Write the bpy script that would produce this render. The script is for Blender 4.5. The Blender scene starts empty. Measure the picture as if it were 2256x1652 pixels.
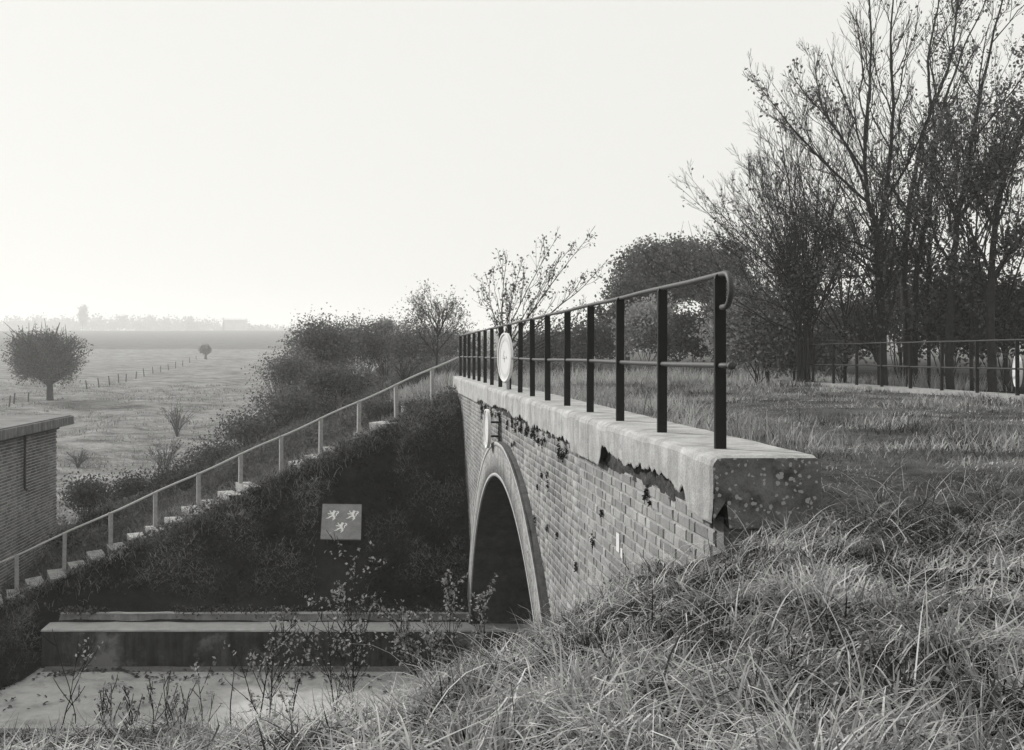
import bpy, math, random
import numpy as np
from mathutils import Vector, Matrix

rng = np.random.default_rng(7)
random.seed(7)
scene = bpy.context.scene
col = scene.collection
R = math.radians

# ------------------------------------------------------------------ camera, sky, sun, exposure
F = 2302.0            # focal length in the 2255-px-wide photograph
U0, V0 = 843.0, 780.0  # principal point: the lens is shifted sideways and a little down
cam_d = bpy.data.cameras.new('camera')
cam = bpy.data.objects.new('camera', cam_d)
col.objects.link(cam)
cam.location = (0, 0, 0)
cam.rotation_euler = (R(90), 0, 0)
cam_d.sensor_width = 36.0
cam_d.lens = F / 2255.0 * 36.0
cam_d.shift_x = (1127.5 - U0) / 2255.0
cam_d.shift_y = -(826.0 - V0) / 2255.0
cam_d.clip_start = 0.05
cam_d.clip_end = 6000
scene.camera = cam

SUN_EL, SUN_AZ = R(29), R(140)      # azimuth of the sun measured from +X towards +Y
sun_dir = Vector((math.cos(SUN_EL) * math.cos(SUN_AZ), math.cos(SUN_EL) * math.sin(SUN_AZ), math.sin(SUN_EL)))
world = bpy.data.worlds.new('World')
scene.world = world
world.use_nodes = True
nt = world.node_tree
bg = nt.nodes['Background']
sky = nt.nodes.new('ShaderNodeTexSky')
sky.sky_type = 'NISHITA'
sky.sun_disc = False
sky.sun_elevation = SUN_EL
sky.sun_rotation = math.pi / 2 - SUN_AZ
sky.dust_density = 6.0
sky.air_density = 1.0
bw = nt.nodes.new('ShaderNodeRGBToBW')
nt.links.new(sky.outputs[0], bw.inputs[0])
mul = nt.nodes.new('ShaderNodeMath'); mul.operation = 'MULTIPLY_ADD'
mul.inputs[1].default_value = 0.04   # a little of the clear sky behind the overcast veil
mul.inputs[2].default_value = 8.5    # the even white veil
nt.links.new(bw.outputs[0], mul.inputs[0])
tint = nt.nodes.new('ShaderNodeVectorMath'); tint.operation = 'SCALE'
tint.inputs[0].default_value = (1.0, 0.995, 0.955)
nt.links.new(mul.outputs[0], tint.inputs['Scale'])
nt.links.new(tint.outputs[0], bg.inputs['Color'])
bg.inputs['Strength'].default_value = 0.1

sun_d = bpy.data.lights.new('sun', 'SUN')
sun_d.energy = 5.0
sun_d.angle = R(3)
sun_d.color = (1.0, 0.985, 0.955)
sun = bpy.data.objects.new('sun', sun_d)
col.objects.link(sun)
sun.location = (-30, 20, 40)
sun.rotation_euler = (-sun_dir).to_track_quat('-Z', 'Y').to_euler()

scene.view_settings.view_transform = 'Standard'
scene.view_settings.look = 'None'
scene.view_settings.exposure = 0.0
scene.view_settings.gamma = 1.0
scene.view_settings.use_curve_mapping = False
scene.cycles.max_bounces = 6
scene.cycles.volume_bounces = 2
scene.cycles.use_denoising = True


def at(u, v, Y):
    return np.array([(u - U0) * Y / F, Y, -(v - V0) * Y / F])

# ------------------------------------------------------------------ object helpers
def tag(o, label=None, cat=None, group=None, kind=None):
    if label: o['label'] = label
    if cat: o['category'] = cat
    if group: o['group'] = group
    if kind: o['kind'] = kind
    return o

def empty(name, loc, label=None, cat=None, group=None):
    o = bpy.data.objects.new(name, None)
    o.empty_display_size = 0.2
    o.location = tuple(float(c) for c in loc)
    col.objects.link(o)
    return tag(o, label, cat, group)

def adopt(o, parent):
    """child built in world coordinates stays where it is under its parent"""
    o.parent = parent
    if parent.parent is None:
        o.matrix_parent_inverse = Matrix.Translation(parent.location).inverted() if parent.type == 'EMPTY' else Matrix.Identity(4)
    else:
        o.matrix_parent_inverse = Matrix.Identity(4)

def mk(name, V, Fa, mat, parent=None, smooth=False, tone=None, mats=None, midx=None):
    me = bpy.data.meshes.new(name)
    V = np.asarray(V, dtype=np.float32).reshape(-1, 3)
    if isinstance(Fa, np.ndarray):
        n, k = Fa.shape
        me.vertices.add(len(V)); me.vertices.foreach_set('co', V.ravel())
        me.loops.add(n * k); me.loops.foreach_set('vertex_index', Fa.astype(np.int32).ravel())
        me.polygons.add(n)
        me.polygons.foreach_set('loop_start', np.arange(0, n * k, k, dtype=np.int32))
        me.polygons.foreach_set('loop_total', np.full(n, k, dtype=np.int32))
        me.update(calc_edges=True)
    else:
        me.from_pydata([tuple(map(float, v)) for v in V], [], [tuple(int(i) for i in f) for f in Fa])
        me.update()
    if mats:
        for m in mats: me.materials.append(m)
        if midx is not None:
            me.polygons.foreach_set('material_index', np.asarray(midx, dtype=np.int32))
    else:
        me.materials.append(mat)
    if tone is not None:
        a = me.attributes.new('tone', 'FLOAT', 'POINT')
        a.data.foreach_set('value', np.asarray(tone, dtype=np.float32))
    if smooth:
        me.polygons.foreach_set('use_smooth', np.ones(len(me.polygons), dtype=bool))
    o = bpy.data.objects.new(name, me)
    col.objects.link(o)
    if parent is not None: adopt(o, parent)
    return o

class MB:
    """collects pieces of ONE mesh"""
    def __init__(s): s.V = []; s.F = []; s.T = []; s.n = 0
    def add(s, V, Fa, t=0.5):
        V = np.asarray(V, float); s.V.append(V)
        s.F.extend([[i + s.n for i in f] for f in Fa]); s.T.append(np.full(len(V), t)); s.n += len(V)
    def box(s, c, d, rot=None, t=0.5):
        c = np.asarray(c, float); h = np.asarray(d, float) / 2
        V = np.array([[x, y, z] for x in (-1, 1) for y in (-1, 1) for z in (-1, 1)]) * h
        if rot is not None: V = V @ np.asarray(rot).T
        s.add(V + c, [(0, 1, 3, 2), (4, 6, 7, 5), (0, 4, 5, 1), (2, 3, 7, 6), (0, 2, 6, 4), (1, 5, 7, 3)], t)
    def tube(s, P, r, sides=6, cap=True, t=0.5):
        P = np.asarray(P, float); n = len(P)
        r = np.broadcast_to(np.asarray(r, float), (n,))
        T = np.gradient(P, axis=0); T /= np.linalg.norm(T, axis=1)[:, None] + 1e-9
        up = np.array([0.31, 0.17, 0.93])
        A = np.cross(T, up); ln = np.linalg.norm(A, axis=1)
        if ln.min() < 0.15:
            A = np.cross(T, np.array([0.9, -0.4, 0.1]))
        A /= np.linalg.norm(A, axis=1)[:, None] + 1e-9
        B = np.cross(T, A)
        a = np.arange(sides) / sides * 2 * np.pi
        V = P[:, None, :] + r[:, None, None] * (np.cos(a)[None, :, None] * A[:, None, :] + np.sin(a)[None, :, None] * B[:, None, :])
        Fa = []
        for i in range(n - 1):
            for j in range(sides):
                k = (j + 1) % sides
                Fa.append((i * sides + j, i * sides + k, (i + 1) * sides + k, (i + 1) * sides + j))
        if cap and sides > 3:
            Fa.append(tuple(range(sides))[::-1]); Fa.append(tuple((n - 1) * sides + j for j in range(sides)))
        s.add(V.reshape(-1, 3), Fa, t)
    def build(s, name, mat, parent=None, smooth=False):
        return mk(name, np.concatenate(s.V), s.F, mat, parent, smooth, tone=np.concatenate(s.T))

def rotm(ax, ang):
    return np.array(Matrix.Rotation(ang, 3, ax))

# value noise on the CPU (numpy)
def _hash(ix, iy, seed):
    h = (ix * 374761393 + iy * 668265263 + seed * 974711) & 0x7fffffff
    h = ((h ^ (h >> 13)) * 1274126177) & 0x7fffffff
    return ((h ^ (h >> 16)) & 0xffff) / 65535.0
def vnoise(x, y, seed=0):
    x = np.asarray(x, float); y = np.asarray(y, float)
    ix = np.floor(x).astype(np.int64); iy = np.floor(y).astype(np.int64)
    fx = x - ix; fy = y - iy
    fx = fx * fx * (3 - 2 * fx); fy = fy * fy * (3 - 2 * fy)
    a = _hash(ix, iy, seed); b = _hash(ix + 1, iy, seed); c = _hash(ix, iy + 1, seed); d = _hash(ix + 1, iy + 1, seed)
    return (a * (1 - fx) + b * fx) * (1 - fy) + (c * (1 - fx) + d * fx) * fy
def fbm(x, y, seed=0, o=3):
    s = 0; a = 0.5
    for i in range(o):
        s = s + a * vnoise(np.asarray(x) * 2 ** i, np.asarray(y) * 2 ** i, seed + i * 17); a *= 0.5
    return s / (1 - 0.5 ** o)

# ------------------------------------------------------------------ materials (all grey: the photograph is black and white)
def G(v): return (v, v, v, 1.0)

def new_mat(name):
    m = bpy.data.materials.new(name); m.use_nodes = True
    return m, m.node_tree, m.node_tree.nodes, m.node_tree.links

def ramp(n, stops):
    r = n.new('ShaderNodeValToRGB')
    e = r.color_ramp.elements
    while len(e) < len(stops): e.new(0.5)
    for i, (p, v) in enumerate(stops):
        e[i].position = p; e[i].color = G(v)
    return r

def noise_node(n, l, scale, detail=5, rough=0.6, vec=None, stretch=None):
    t = n.new('ShaderNodeTexNoise')
    t.inputs['Scale'].default_value = scale; t.inputs['Detail'].default_value = detail
    t.inputs['Roughness'].default_value = rough
    if vec is not None:
        if stretch is not None:
            mp = n.new('ShaderNodeMapping'); mp.inputs['Scale'].default_value = stretch
            l.new(vec, mp.inputs['Vector']); vec = mp.outputs[0]
        l.new(vec, t.inputs['Vector'])
    return t

def mixc(n, l, fac, a, b, mode='MIX'):
    m = n.new('ShaderNodeMix'); m.data_type = 'RGBA'; m.blend_type = mode
    for sock, val in ((m.inputs[0], fac), (m.inputs[6], a), (m.inputs[7], b)):
        if hasattr(val, 'is_linked'): l.new(val, sock)
        elif isinstance(val, (int, float)): sock.default_value = val if sock.type == 'VALUE' else G(val)
        else: sock.default_value = val
    return m.outputs[2]

def rough_mat(name, lo, hi, scale=6, stain=None, streak=0.0, bump=0.25, bscale=60, rough=0.9, spots=None):
    """weathered mineral surface: two-tone noise, optional dark stains, vertical streaks, pale lichen spots"""
    m, t, n, l = new_mat(name)
    b = n['Principled BSDF']; b.inputs['Roughness'].default_value = rough
    b.inputs['Specular IOR Level'].default_value = 0.2
    geo = n.new('ShaderNodeNewGeometry'); P = geo.outputs['Position']
    n1 = noise_node(n, l, scale, 6, 0.65, P)
    r1 = ramp(n, [(0.3, lo), (0.7, hi)]); l.new(n1.outputs[0], r1.inputs[0])
    c = r1.outputs[0]
    n2 = noise_node(n, l, 85, 3, 0.7, P)
    r2 = ramp(n, [(0.3, 0.72), (0.75, 1.12)]); l.new(n2.outputs[0], r2.inputs[0])
    c = mixc(n, l, 1.0, c, r2.outputs[0], 'MULTIPLY')
    if streak:
        n3 = noise_node(n, l, 5, 6, 0.72, P, (1.0, 1.3, 0.10))
        r3 = ramp(n, [(0.38, 1 - streak), (0.62, 1.08)]); l.new(n3.outputs[0], r3.inputs[0])
        c = mixc(n, l, 1.0, c, r3.outputs[0], 'MULTIPLY')
    if stain:
        n4 = noise_node(n, l, stain[0], 7, 0.7, P)
        r4 = ramp(n, [(stain[1], 0), (stain[1] + stain[2], 1)]); l.new(n4.outputs[0], r4.inputs[0])
        c = mixc(n, l, r4.outputs[0], c, stain[3])
    if spots:
        vo = n.new('ShaderNodeTexVoronoi'); vo.inputs['Scale'].default_value = spots[0]
        dn = noise_node(n, l, 30, 3, 0.6, P)
        dv = n.new('ShaderNodeVectorMath'); dv.operation = 'MULTIPLY_ADD'; dv.inputs[1].default_value = (0.03, 0.03, 0.03)
        l.new(dn.outputs['Color'], dv.inputs[0]); l.new(P, dv.inputs[2]); l.new(dv.outputs[0], vo.inputs['Vector'])
        vo.inputs['Randomness'].default_value = 1.0
        nn = noise_node(n, l, 7, 4, 0.7, P)
        ad = n.new('ShaderNodeMath'); ad.operation = 'MULTIPLY_ADD'; ad.inputs[1].default_value = -0.55
        l.new(nn.outputs[0], ad.inputs[0]); l.new(vo.outputs['Distance'], ad.inputs[2])
        rs = ramp(n, [(spots[1] - 0.06, 1), (spots[1], 0)]); l.new(ad.outputs[0], rs.inputs[0])
        c = mixc(n, l, rs.outputs[0], c, spots[2])
    l.new(c, b.inputs['Base Color'])
    nb = noise_node(n, l, bscale, 6, 0.75, P)
    bp = n.new('ShaderNodeBump'); bp.inputs['Strength'].default_value = bump; bp.inputs['Distance'].default_value = 0.02
    l.new(nb.outputs[0], bp.inputs['Height']); l.new(bp.outputs[0], b.inputs['Normal'])
    return m

def brick_mat(name, lo, hi, objrandom, spot=0.0, dark=0.03):
    m, t, n, l = new_mat(name)
    b = n['Principled BSDF']; b.inputs['Roughness'].default_value = 0.92
    b.inputs['Specular IOR Level'].default_value = 0.15
    geo = n.new('ShaderNodeNewGeometry'); P = geo.outputs['Position']
    if objrandom:
        oi = n.new('ShaderNodeObjectInfo'); src = oi.outputs['Random']
    else:
        at_ = n.new('ShaderNodeAttribute'); at_.attribute_name = 'tone'; src = at_.outputs['Fac']
    r = ramp(n, [(0.0, lo), (1.0, hi)]); l.new(src, r.inputs[0])
    n1 = noise_node(n, l, 30, 5, 0.7, P, (1, 1, 1))
    r1 = ramp(n, [(0.3, 0.75), (0.7, 1.15)]); l.new(n1.outputs[0], r1.inputs[0])
    c = mixc(n, l, 1.0, r.outputs[0], r1.outputs[0], 'MULTIPLY')
    n2 = noise_node(n, l, 0.9, 4, 0.6, P)
    r2 = ramp(n, [(0.35, 0.66), (0.65, 1.15)]); l.new(n2.outputs[0], r2.inputs[0])
    c = mixc(n, l, 1.0, c, r2.outputs[0], 'MULTIPLY')
    if spot:
        n4 = noise_node(n, l, 9, 5, 0.7, P)
        r4 = ramp(n, [(spot, 0), (spot + 0.03, 1)]); l.new(n4.outputs[0], r4.inputs[0])
        c = mixc(n, l, r4.outputs[0], c, dark)
    l.new(c, b.inputs['Base Color'])
    bp = n.new('ShaderNodeBump'); bp.inputs['Strength'].default_value = 0.3; bp.inputs['Distance'].default_value = 0.01
    nb = noise_node(n, l, 120, 4, 0.7, P)
    l.new(nb.outputs[0], bp.inputs['Height']); l.new(bp.outputs[0], b.inputs['Normal'])
    return m

def leaf_mat(name, lo, hi, transl=0.25):
    """foliage: each leaf or blade has its own tone"""
    m, t, n, l = new_mat(name)
    n.remove(n['Principled BSDF'])
    out = n['Material Output']
    a = n.new('ShaderNodeAttribute'); a.attribute_name = 'tone'
    r = ramp(n, [(0.0, lo), (1.0, hi)]); l.new(a.outputs['Fac'], r.inputs[0])
    d = n.new('ShaderNodeBsdfDiffuse'); tr = n.new('ShaderNodeBsdfTranslucent')
    l.new(r.outputs[0], d.inputs[0]); l.new(r.outputs[0], tr.inputs[0])
    mx = n.new('ShaderNodeMixShader'); mx.inputs[0].default_value = transl
    l.new(d.outputs[0], mx.inputs[1]); l.new(tr.outputs[0], mx.inputs[2])
    l.new(mx.outputs[0], out.inputs['Surface'])
    return m

def plain(name, v, rough=0.6, metal=0.0, spec=0.4, var=0.2, scale=25):
    m, t, n, l = new_mat(name)
    b = n['Principled BSDF']; b.inputs['Roughness'].default_value = rough
    b.inputs['Metallic'].default_value = metal; b.inputs['Specular IOR Level'].default_value = spec
    geo = n.new('ShaderNodeNewGeometry')
    n1 = noise_node(n, l, scale, 4, 0.6, geo.outputs['Position'])
    r = ramp(n, [(0.3, v * (1 - var)), (0.7, v * (1 + var))]); l.new(n1.outputs[0], r.inputs[0])
    l.new(r.outputs[0], b.inputs['Base Color'])
    return m

M = {}
M['coping'] = rough_mat('weathered_coping_concrete', 0.30, 0.50, 6, stain=(3.1, 0.57, 0.16, 0.2), streak=0.24, bump=0.5, bscale=45)
M['coping_end'] = rough_mat('shaded_lichened_coping_end', 0.10, 0.22, 5, stain=(7, 0.5, 0.16, 0.05), bump=0.5, bscale=45, spots=(30, -0.03, 0.36))  # lichen spots over a base darkened for the end face's shade
M['undercut_shade'] = rough_mat('shade_black_crust', 0.018, 0.06, 14, bump=1.0, bscale=30)  # near-black colour stands in for shade under the coping edge
M['core'] = rough_mat('shade_black_core', 0.012, 0.10, 18, bump=1.0, bscale=30)  # cavity shade painted into the core's near-black tone
M['mortar'] = rough_mat('pale_mortar', 0.25, 0.40, 8, streak=0.15, bump=0.3)
M['joint'] = rough_mat('recessed_joint', 0.11, 0.2, 8)
M['brick_one'] = brick_mat('bridge_brick', 0.18, 0.31, True, spot=0.74)
M['brick_many'] = brick_mat('bridge_brick_mass', 0.18, 0.31, False, spot=0.74)
M['white_paint'] = plain('old_white_paint', 0.55, 0.7, var=0.08)
M['ring'] = rough_mat('arch_render', 0.24, 0.40, 9, stain=(24, 0.53, 0.07, 0.07), streak=0.35, bump=0.6, bscale=30)
M['ring_edge'] = rough_mat('arch_edge_render', 0.30, 0.46, 12, bump=0.3)
M['ring_side'] = rough_mat('shaded_arch_side', 0.035, 0.09, 12, bump=0.5)  # shade on the ring's outer side put into the colour
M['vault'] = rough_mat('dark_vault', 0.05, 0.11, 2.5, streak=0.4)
M['iron'] = plain('black_painted_iron', 0.010, 0.6, spec=0.2)
M['old_iron'] = plain('dull_old_iron', 0.035, 0.7, spec=0.2, var=0.35, scale=60)
M['rail'] = plain('rusty_iron_rail', 0.05, 0.6, spec=0.4, var=0.35, scale=60)
M['sign_white'] = plain('sign_white', 0.6, 0.45, var=0.04)
M['sign_ring'] = plain('sign_ring', 0.5, 0.45, var=0.05)
M['sign_edge'] = plain('sign_rim', 0.72, 0.5, var=0.1)
M['sign_back'] = plain('sign_back', 0.55, 0.5, var=0.08)
M['sign_ink'] = plain('sign_ink', 0.12, 0.6)
M['galv'] = plain('galvanised_pipe', 0.42, 0.5, spec=0.5, var=0.15)
M['concrete_post'] = rough_mat('post_concrete', 0.28, 0.42, 12, bump=0.4)
M['step'] = rough_mat('step_concrete', 0.26, 0.48, 6, bump=0.4, stain=(5, 0.5, 0.2, 0.1))
M['retain'] = rough_mat('shaded_algae_concrete', 0.02, 0.11, 2.4, streak=0.6, bump=0.5, stain=(0.8, 0.55, 0.12, 0.20))  # algae-stained face, darkened further to carry its shade
M['ledge'] = rough_mat('sunlit_ledge_concrete', 0.38, 0.55, 4, stain=(2.2, 0.62, 0.15, 0.2), streak=0.0, bump=0.2)  # lighter tone puts the sun on the ledge tops into the colour
M['upstand'] = rough_mat('grey_upstand_concrete', 0.22, 0.36, 2.5, streak=0.3, bump=0.3)
M['pave'] = rough_mat('dusty_pavement_concrete', 0.34, 0.52, 2.0, stain=(1.3, 0.5, 0.2, 0.2), bump=0.15)
M['shed_one'] = brick_mat('shed_brick', 0.15, 0.30, True)
M['shed_many'] = brick_mat('shed_brick_mass', 0.15, 0.30, False)
M['shed_mortar'] = rough_mat('shed_mortar', 0.5, 0.7, 2.5, streak=0.2)
M['shed_slab'] = rough_mat('shed_roof_slab', 0.16, 0.32, 3, streak=0.5, bump=0.3)
M['shed_felt'] = rough_mat('shed_roof_top', 0.11, 0.2, 1.2, bump=0.3)
M['iron_pipe'] = plain('dark_pipe', 0.025, 0.6)
M['board'] = rough_mat('painted_board', 0.20, 0.29, 9, streak=0.1, bump=0.05)
M['lion'] = plain('white_emblem_paint', 0.78, 0.6, var=0.05)
M['bark'] = rough_mat('dark_bark', 0.018, 0.045, 12, bump=0.8, bscale=30)
M['bark_grey'] = rough_mat('grey_bark', 0.05, 0.1, 12, bump=0.6, bscale=30)
M['wood'] = rough_mat('fence_wood', 0.05, 0.1, 12)
M['grass'] = leaf_mat('dry_grass', 0.02, 0.62, 0.2)
M['grass_dark'] = leaf_mat('short_grass', 0.04, 0.44, 0.2)
M['leaf'] = leaf_mat('autumn_leaf', 0.04, 0.42, 0.3)
M['leaf_dark'] = leaf_mat('dark_leaf', 0.02, 0.22, 0.25)
M['ivy'] = leaf_mat('ground_cover_leaf', 0.004, 0.36, 0.15)
M['litter'] = leaf_mat('dead_leaf', 0.02, 0.2, 0.0)
M['far_wall'] = rough_mat('far_building_wall', 0.6, 0.75, 0.3, bump=0.0)
M['far_roof'] = rough_mat('far_building_roof', 0.2, 0.3, 0.3, bump=0.0)
M['stone'] = rough_mat('pale_stone', 0.4, 0.6, 10)

# ------------------------------------------------------------------ terrain height
ROAD = -0.80      # grassed carriageway over the bridge
BED = -6.14       # paved floor of the cutting
fy = np.array([-60, 0, 45, 60, 90, 140, 230, 300, 720, 800, 1100, 2200.])
fz = np.array([-6.2, -6.2, -6.0, -5.75, -4.1, -2.7, -1.1, 1.6, 16.2, 18.0, 20.0, 24.0])
_cx = np.array([-60, -0.84, -0.3, 0, 0.2, 0.49, 1.3, 1.82, 2.4, 3.2, 60])
_cy = np.array([1.9, 2.15, 2.3, 2.5, 2.85, 3.05, 4.5, 5.35, 6.2, 6.6, 6.6])

def field_z(x, y):
    z = np.interp(y, fy, fz)
    # soft corner smoothing
    for d in (6, 12): z = 0.5 * z + 0.25 * (np.interp(y - d, fy, fz) + np.interp(y + d, fy, fz))
    return z + np.where(y > 40, (fbm(x * 0.22, y * 0.22, 3) - 0.5) * np.clip((y - 38) / 30, 0, 1) * 0.55, 0)

def stair_y(x): return 26.0 + 0.413 * (np.minimum(x, 1.23) - 1.23)
def flank_z(x): return np.minimum(-1.2 + 0.435 * (x - 1.23), -0.95)

def ground_z(x, y):
    x = np.asarray(x, float); y = np.asarray(y, float)
    # near bank, where the camera stands
    d = y - np.interp(x, _cx, _cy)
    sd = 0.5 * (d + np.sqrt(d * d + 0.6))
    zn = -0.84 - 0.372 * sd - 0.03 * np.maximum(0, d - 7) + (fbm(x * 1.1, y * 1.1, 11) - 0.5) * 0.20 + (fbm(x * 2.1 + 3, y * 2.1, 13) - 0.5) * 0.30 * np.clip((12 - y) / 3, 0, 1) * np.clip(1.2 - np.clip((x - 1.2) / 0.6, 0, 1) * np.clip((y - 3.6) / 1.0, 0, 1), 0.25, 1)
    zn = np.maximum(zn, BED - 0.16)
    # far bank: front slope up to the stairs, left flank down to the field
    zt = np.maximum(flank_z(x), field_z(x, y))
    zs = np.maximum(flank_z(x), -6.15) - 0.16
    yt = stair_y(x) - 1.35
    base = np.interp(x, [-60, -9.2, -6.75, 60], [-6.3, -6.1, -5.2, -5.2])
    t = np.clip((y - 21.0) / np.maximum(yt - 21.0, 0.3), 0, 1)
    zf = base + (zs - base) * (1 - (1 - t) ** 1.3)
    zf = zf + np.sin(np.pi * t) * ((fbm(x * 0.9, y * 0.9, 5) - 0.45) * 0.8 + (fbm(x * 2.0, y * 2.0, 6) - 0.45) * 0.75)
    zf = np.where(y > yt, zt - 0.16 * np.clip(1 - (y - yt) / 1.0, 0, 1) + (fbm(x * 0.7, y * 0.7, 9) - 0.5) * np.clip((y - yt) / 3, 0, 1) * 0.3, zf)
    # end of the retaining wall: bank rolls round to the floor
    k = np.clip((-6.72 - x) / 0.25, 0, 1)
    roll = np.interp(y, [18.6, 21.0], [0, 1]); roll = roll * roll * (3 - 2 * roll)
    zroll = (BED - 0.16) * (1 - roll) + np.maximum(base, BED - 0.16) * roll
    zf = np.where(y < 21.0, np.where(k > 0, BED - 0.16 + k * (zroll - BED + 0.16), BED - 0.16), zf)
    z = np.where(y < 16.0, zn, np.maximum(zf, np.where(y < 17.4, zn, -99)))
    return z

def hit(u, v, y0=2.0, y1=1300.0):
    """where the sight line of a photograph pixel meets the ground"""
    Y = np.geomspace(y0, y1, 6000)
    X = (u - U0) * Y / F; Z = -(v - V0) * Y / F
    g = ground_z(X, Y)
    i = np.argmax(g >= Z)
    return np.array([X[i], Y[i], g[i]])

def grown(a, b, h, ratio, end):
    s = [b]
    while s[-1] < end:
        s.append(s[-1] + h); h *= ratio
    return s[1:]
xs = list(np.arange(-12, 14.01, 0.2))
xs = [-v for v in grown(0, 12, 0.22, 1.09, 1100)][::-1] + xs + grown(0, 14, 0.22, 1.09, 1100)
ys = [-v for v in grown(0, 0, 0.3, 1.25, 60)][::-1] + list(np.arange(0, 30.01, 0.2)) + grown(0, 30, 0.22, 1.035, 1900)
GX, GY = np.meshgrid(np.array(xs), np.array(ys))
GZ = ground_z(GX, GY)
nx, ny = len(xs), len(ys)
idx = np.arange(nx * ny).reshape(ny, nx)
quads = np.stack([idx[:-1, :-1], idx[:-1, 1:], idx[1:, 1:], idx[1:, :-1]], -1).reshape(-1, 4)

def ground_material():
    m, t, n, l = new_mat('ground_soil_and_turf')
    b = n['Principled BSDF']; b.inputs['Roughness'].default_value = 1.0; b.inputs['Specular IOR Level'].default_value = 0.0
    geo = n.new('ShaderNodeNewGeometry'); P = geo.outputs['Position']
    a = n.new('ShaderNodeAttribute'); a.attribute_name = 'tone'
    base = ramp(n, [(0.0, 0.014), (0.5, 0.11), (1.0, 0.36)]); l.new(a.outputs['Fac'], base.inputs[0])
    n1 = noise_node(n, l, 0.55, 8, 0.7, P, (0.6, 1.0, 1.0)); r1 = ramp(n, [(0.36, 0.4), (0.62, 1.3)]); l.new(n1.outputs[0], r1.inputs[0])
    c = mixc(n, l, 1.0, base.outputs[0], r1.outputs[0], 'MULTIPLY')
    n2 = noise_node(n, l, 5, 5, 0.7, P); r2 = ramp(n, [(0.3, 0.65), (0.7, 1.25)]); l.new(n2.outputs[0], r2.inputs[0])
    c = mixc(n, l, 1.0, c, r2.outputs[0], 'MULTIPLY')
    l.new(c, b.inputs['Base Color'])
    bp = n.new('ShaderNodeBump'); bp.inputs['Strength'].default_value = 0.6; bp.inputs['Distance'].default_value = 0.15
    nb = noise_node(n, l, 3, 8, 0.75, P); l.new(nb.outputs[0], bp.inputs['Height']); l.new(bp.outputs[0], b.inputs['Normal'])
    return m
M['ground'] = ground_material()
# what grows where: dark soil under the grass, dark slope, pale pasture, darker ploughland beyond the fence
tone = np.full(GX.shape, 0.06)
pasture = (GY > 34) & (GX < 0) & (flank_z(GX) < field_z(GX, GY) + 0.2)
tone = np.where(pasture, 0.72, tone)
crop = np.interp(GX, [-900, -40, 60], [282, 295, 300])
tone = np.where((GY > crop) & (GY < 712), 0.50, tone)
tone = np.where((GY > crop - 22) & (GY <= crop), 0.72, tone)
tone = np.where(GY >= 712, 0.9, tone)
ground = mk('ground', np.stack([GX, GY, GZ], -1).reshape(-1, 3), quads, M['ground'], smooth=True, tone=tone.ravel())
tag(ground, kind='structure')

# ------------------------------------------------------------------ paved floor of the cutting
def slab(name, x0, x1, y0, y1, ztop, thick, mat, kind='structure'):
    mb = MB(); mb.box(((x0 + x1) / 2, (y0 + y1) / 2, ztop - thick / 2), (x1 - x0, y1 - y0, thick))
    return tag(mb.build(name, mat), kind=kind)
slab('pavement', -45, 14, 17.15, 20.60, BED, 0.4, M['pave'])
slab('path', -45, 14, 13.6, 16.93, BED - 0.09, 0.3, M['pave'])

# ------------------------------------------------------------------ the brick bridge
XW = 1.82          # brick face
XF = 1.72          # face of the arch ring
YA, ZA, RA, RO = 15.45, -7.70, 5.86, 6.38   # arch centre, inner and outer radius
YN, YE = 5.62, 26.2
XB = 11.35         # back face
bridge = empty('brick_bridge', (XW, 15.0, BED), 'brick arch bridge with pale concrete coping across the cutting', 'bridge')

def spandrel(name, x, mat):
    yy = np.unique(np.concatenate([np.arange(YN, YE, 0.15), [YE], YA + np.linspace(-6.1, 6.1, 90)]))
    rr = 0.5 * (RA + RO)
    d2 = rr * rr - (yy - YA) ** 2
    zb = np.where(d2 > 0, ZA + np.sqrt(np.maximum(d2, 0)), -7.6)
    zb = np.maximum(zb, -7.6)
    V = np.concatenate([np.stack([np.full_like(yy, x), yy, np.full_like(yy, -0.88)], -1), np.stack([np.full_like(yy, x), yy, zb], -1)])
    n = len(yy)
    Fq = np.array([(i, i + 1, n + i + 1, n + i) for i in range(n - 1)])
    return mk(name, V, Fq, mat, bridge)
spandrel('mortar_backing', XW + 0.013, M['joint'])
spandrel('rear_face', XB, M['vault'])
# the mass between: end face under the coping, and the vault
mb = MB()
mb.box((XW + 0.26, (YN + 0.02 + 7.2) / 2, -1.6), (0.48, 7.2 - YN - 0.02, 1.36))
mb.build('abutment', M['brick_many'], bridge)
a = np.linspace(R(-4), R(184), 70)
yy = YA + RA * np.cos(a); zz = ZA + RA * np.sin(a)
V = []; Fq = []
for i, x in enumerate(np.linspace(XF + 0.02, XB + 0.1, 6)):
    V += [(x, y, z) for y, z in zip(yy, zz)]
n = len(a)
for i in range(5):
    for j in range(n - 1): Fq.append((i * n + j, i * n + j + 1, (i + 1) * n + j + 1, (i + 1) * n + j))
mk('vault', V, np.array(Fq), M['vault'], bridge, smooth=True)
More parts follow.
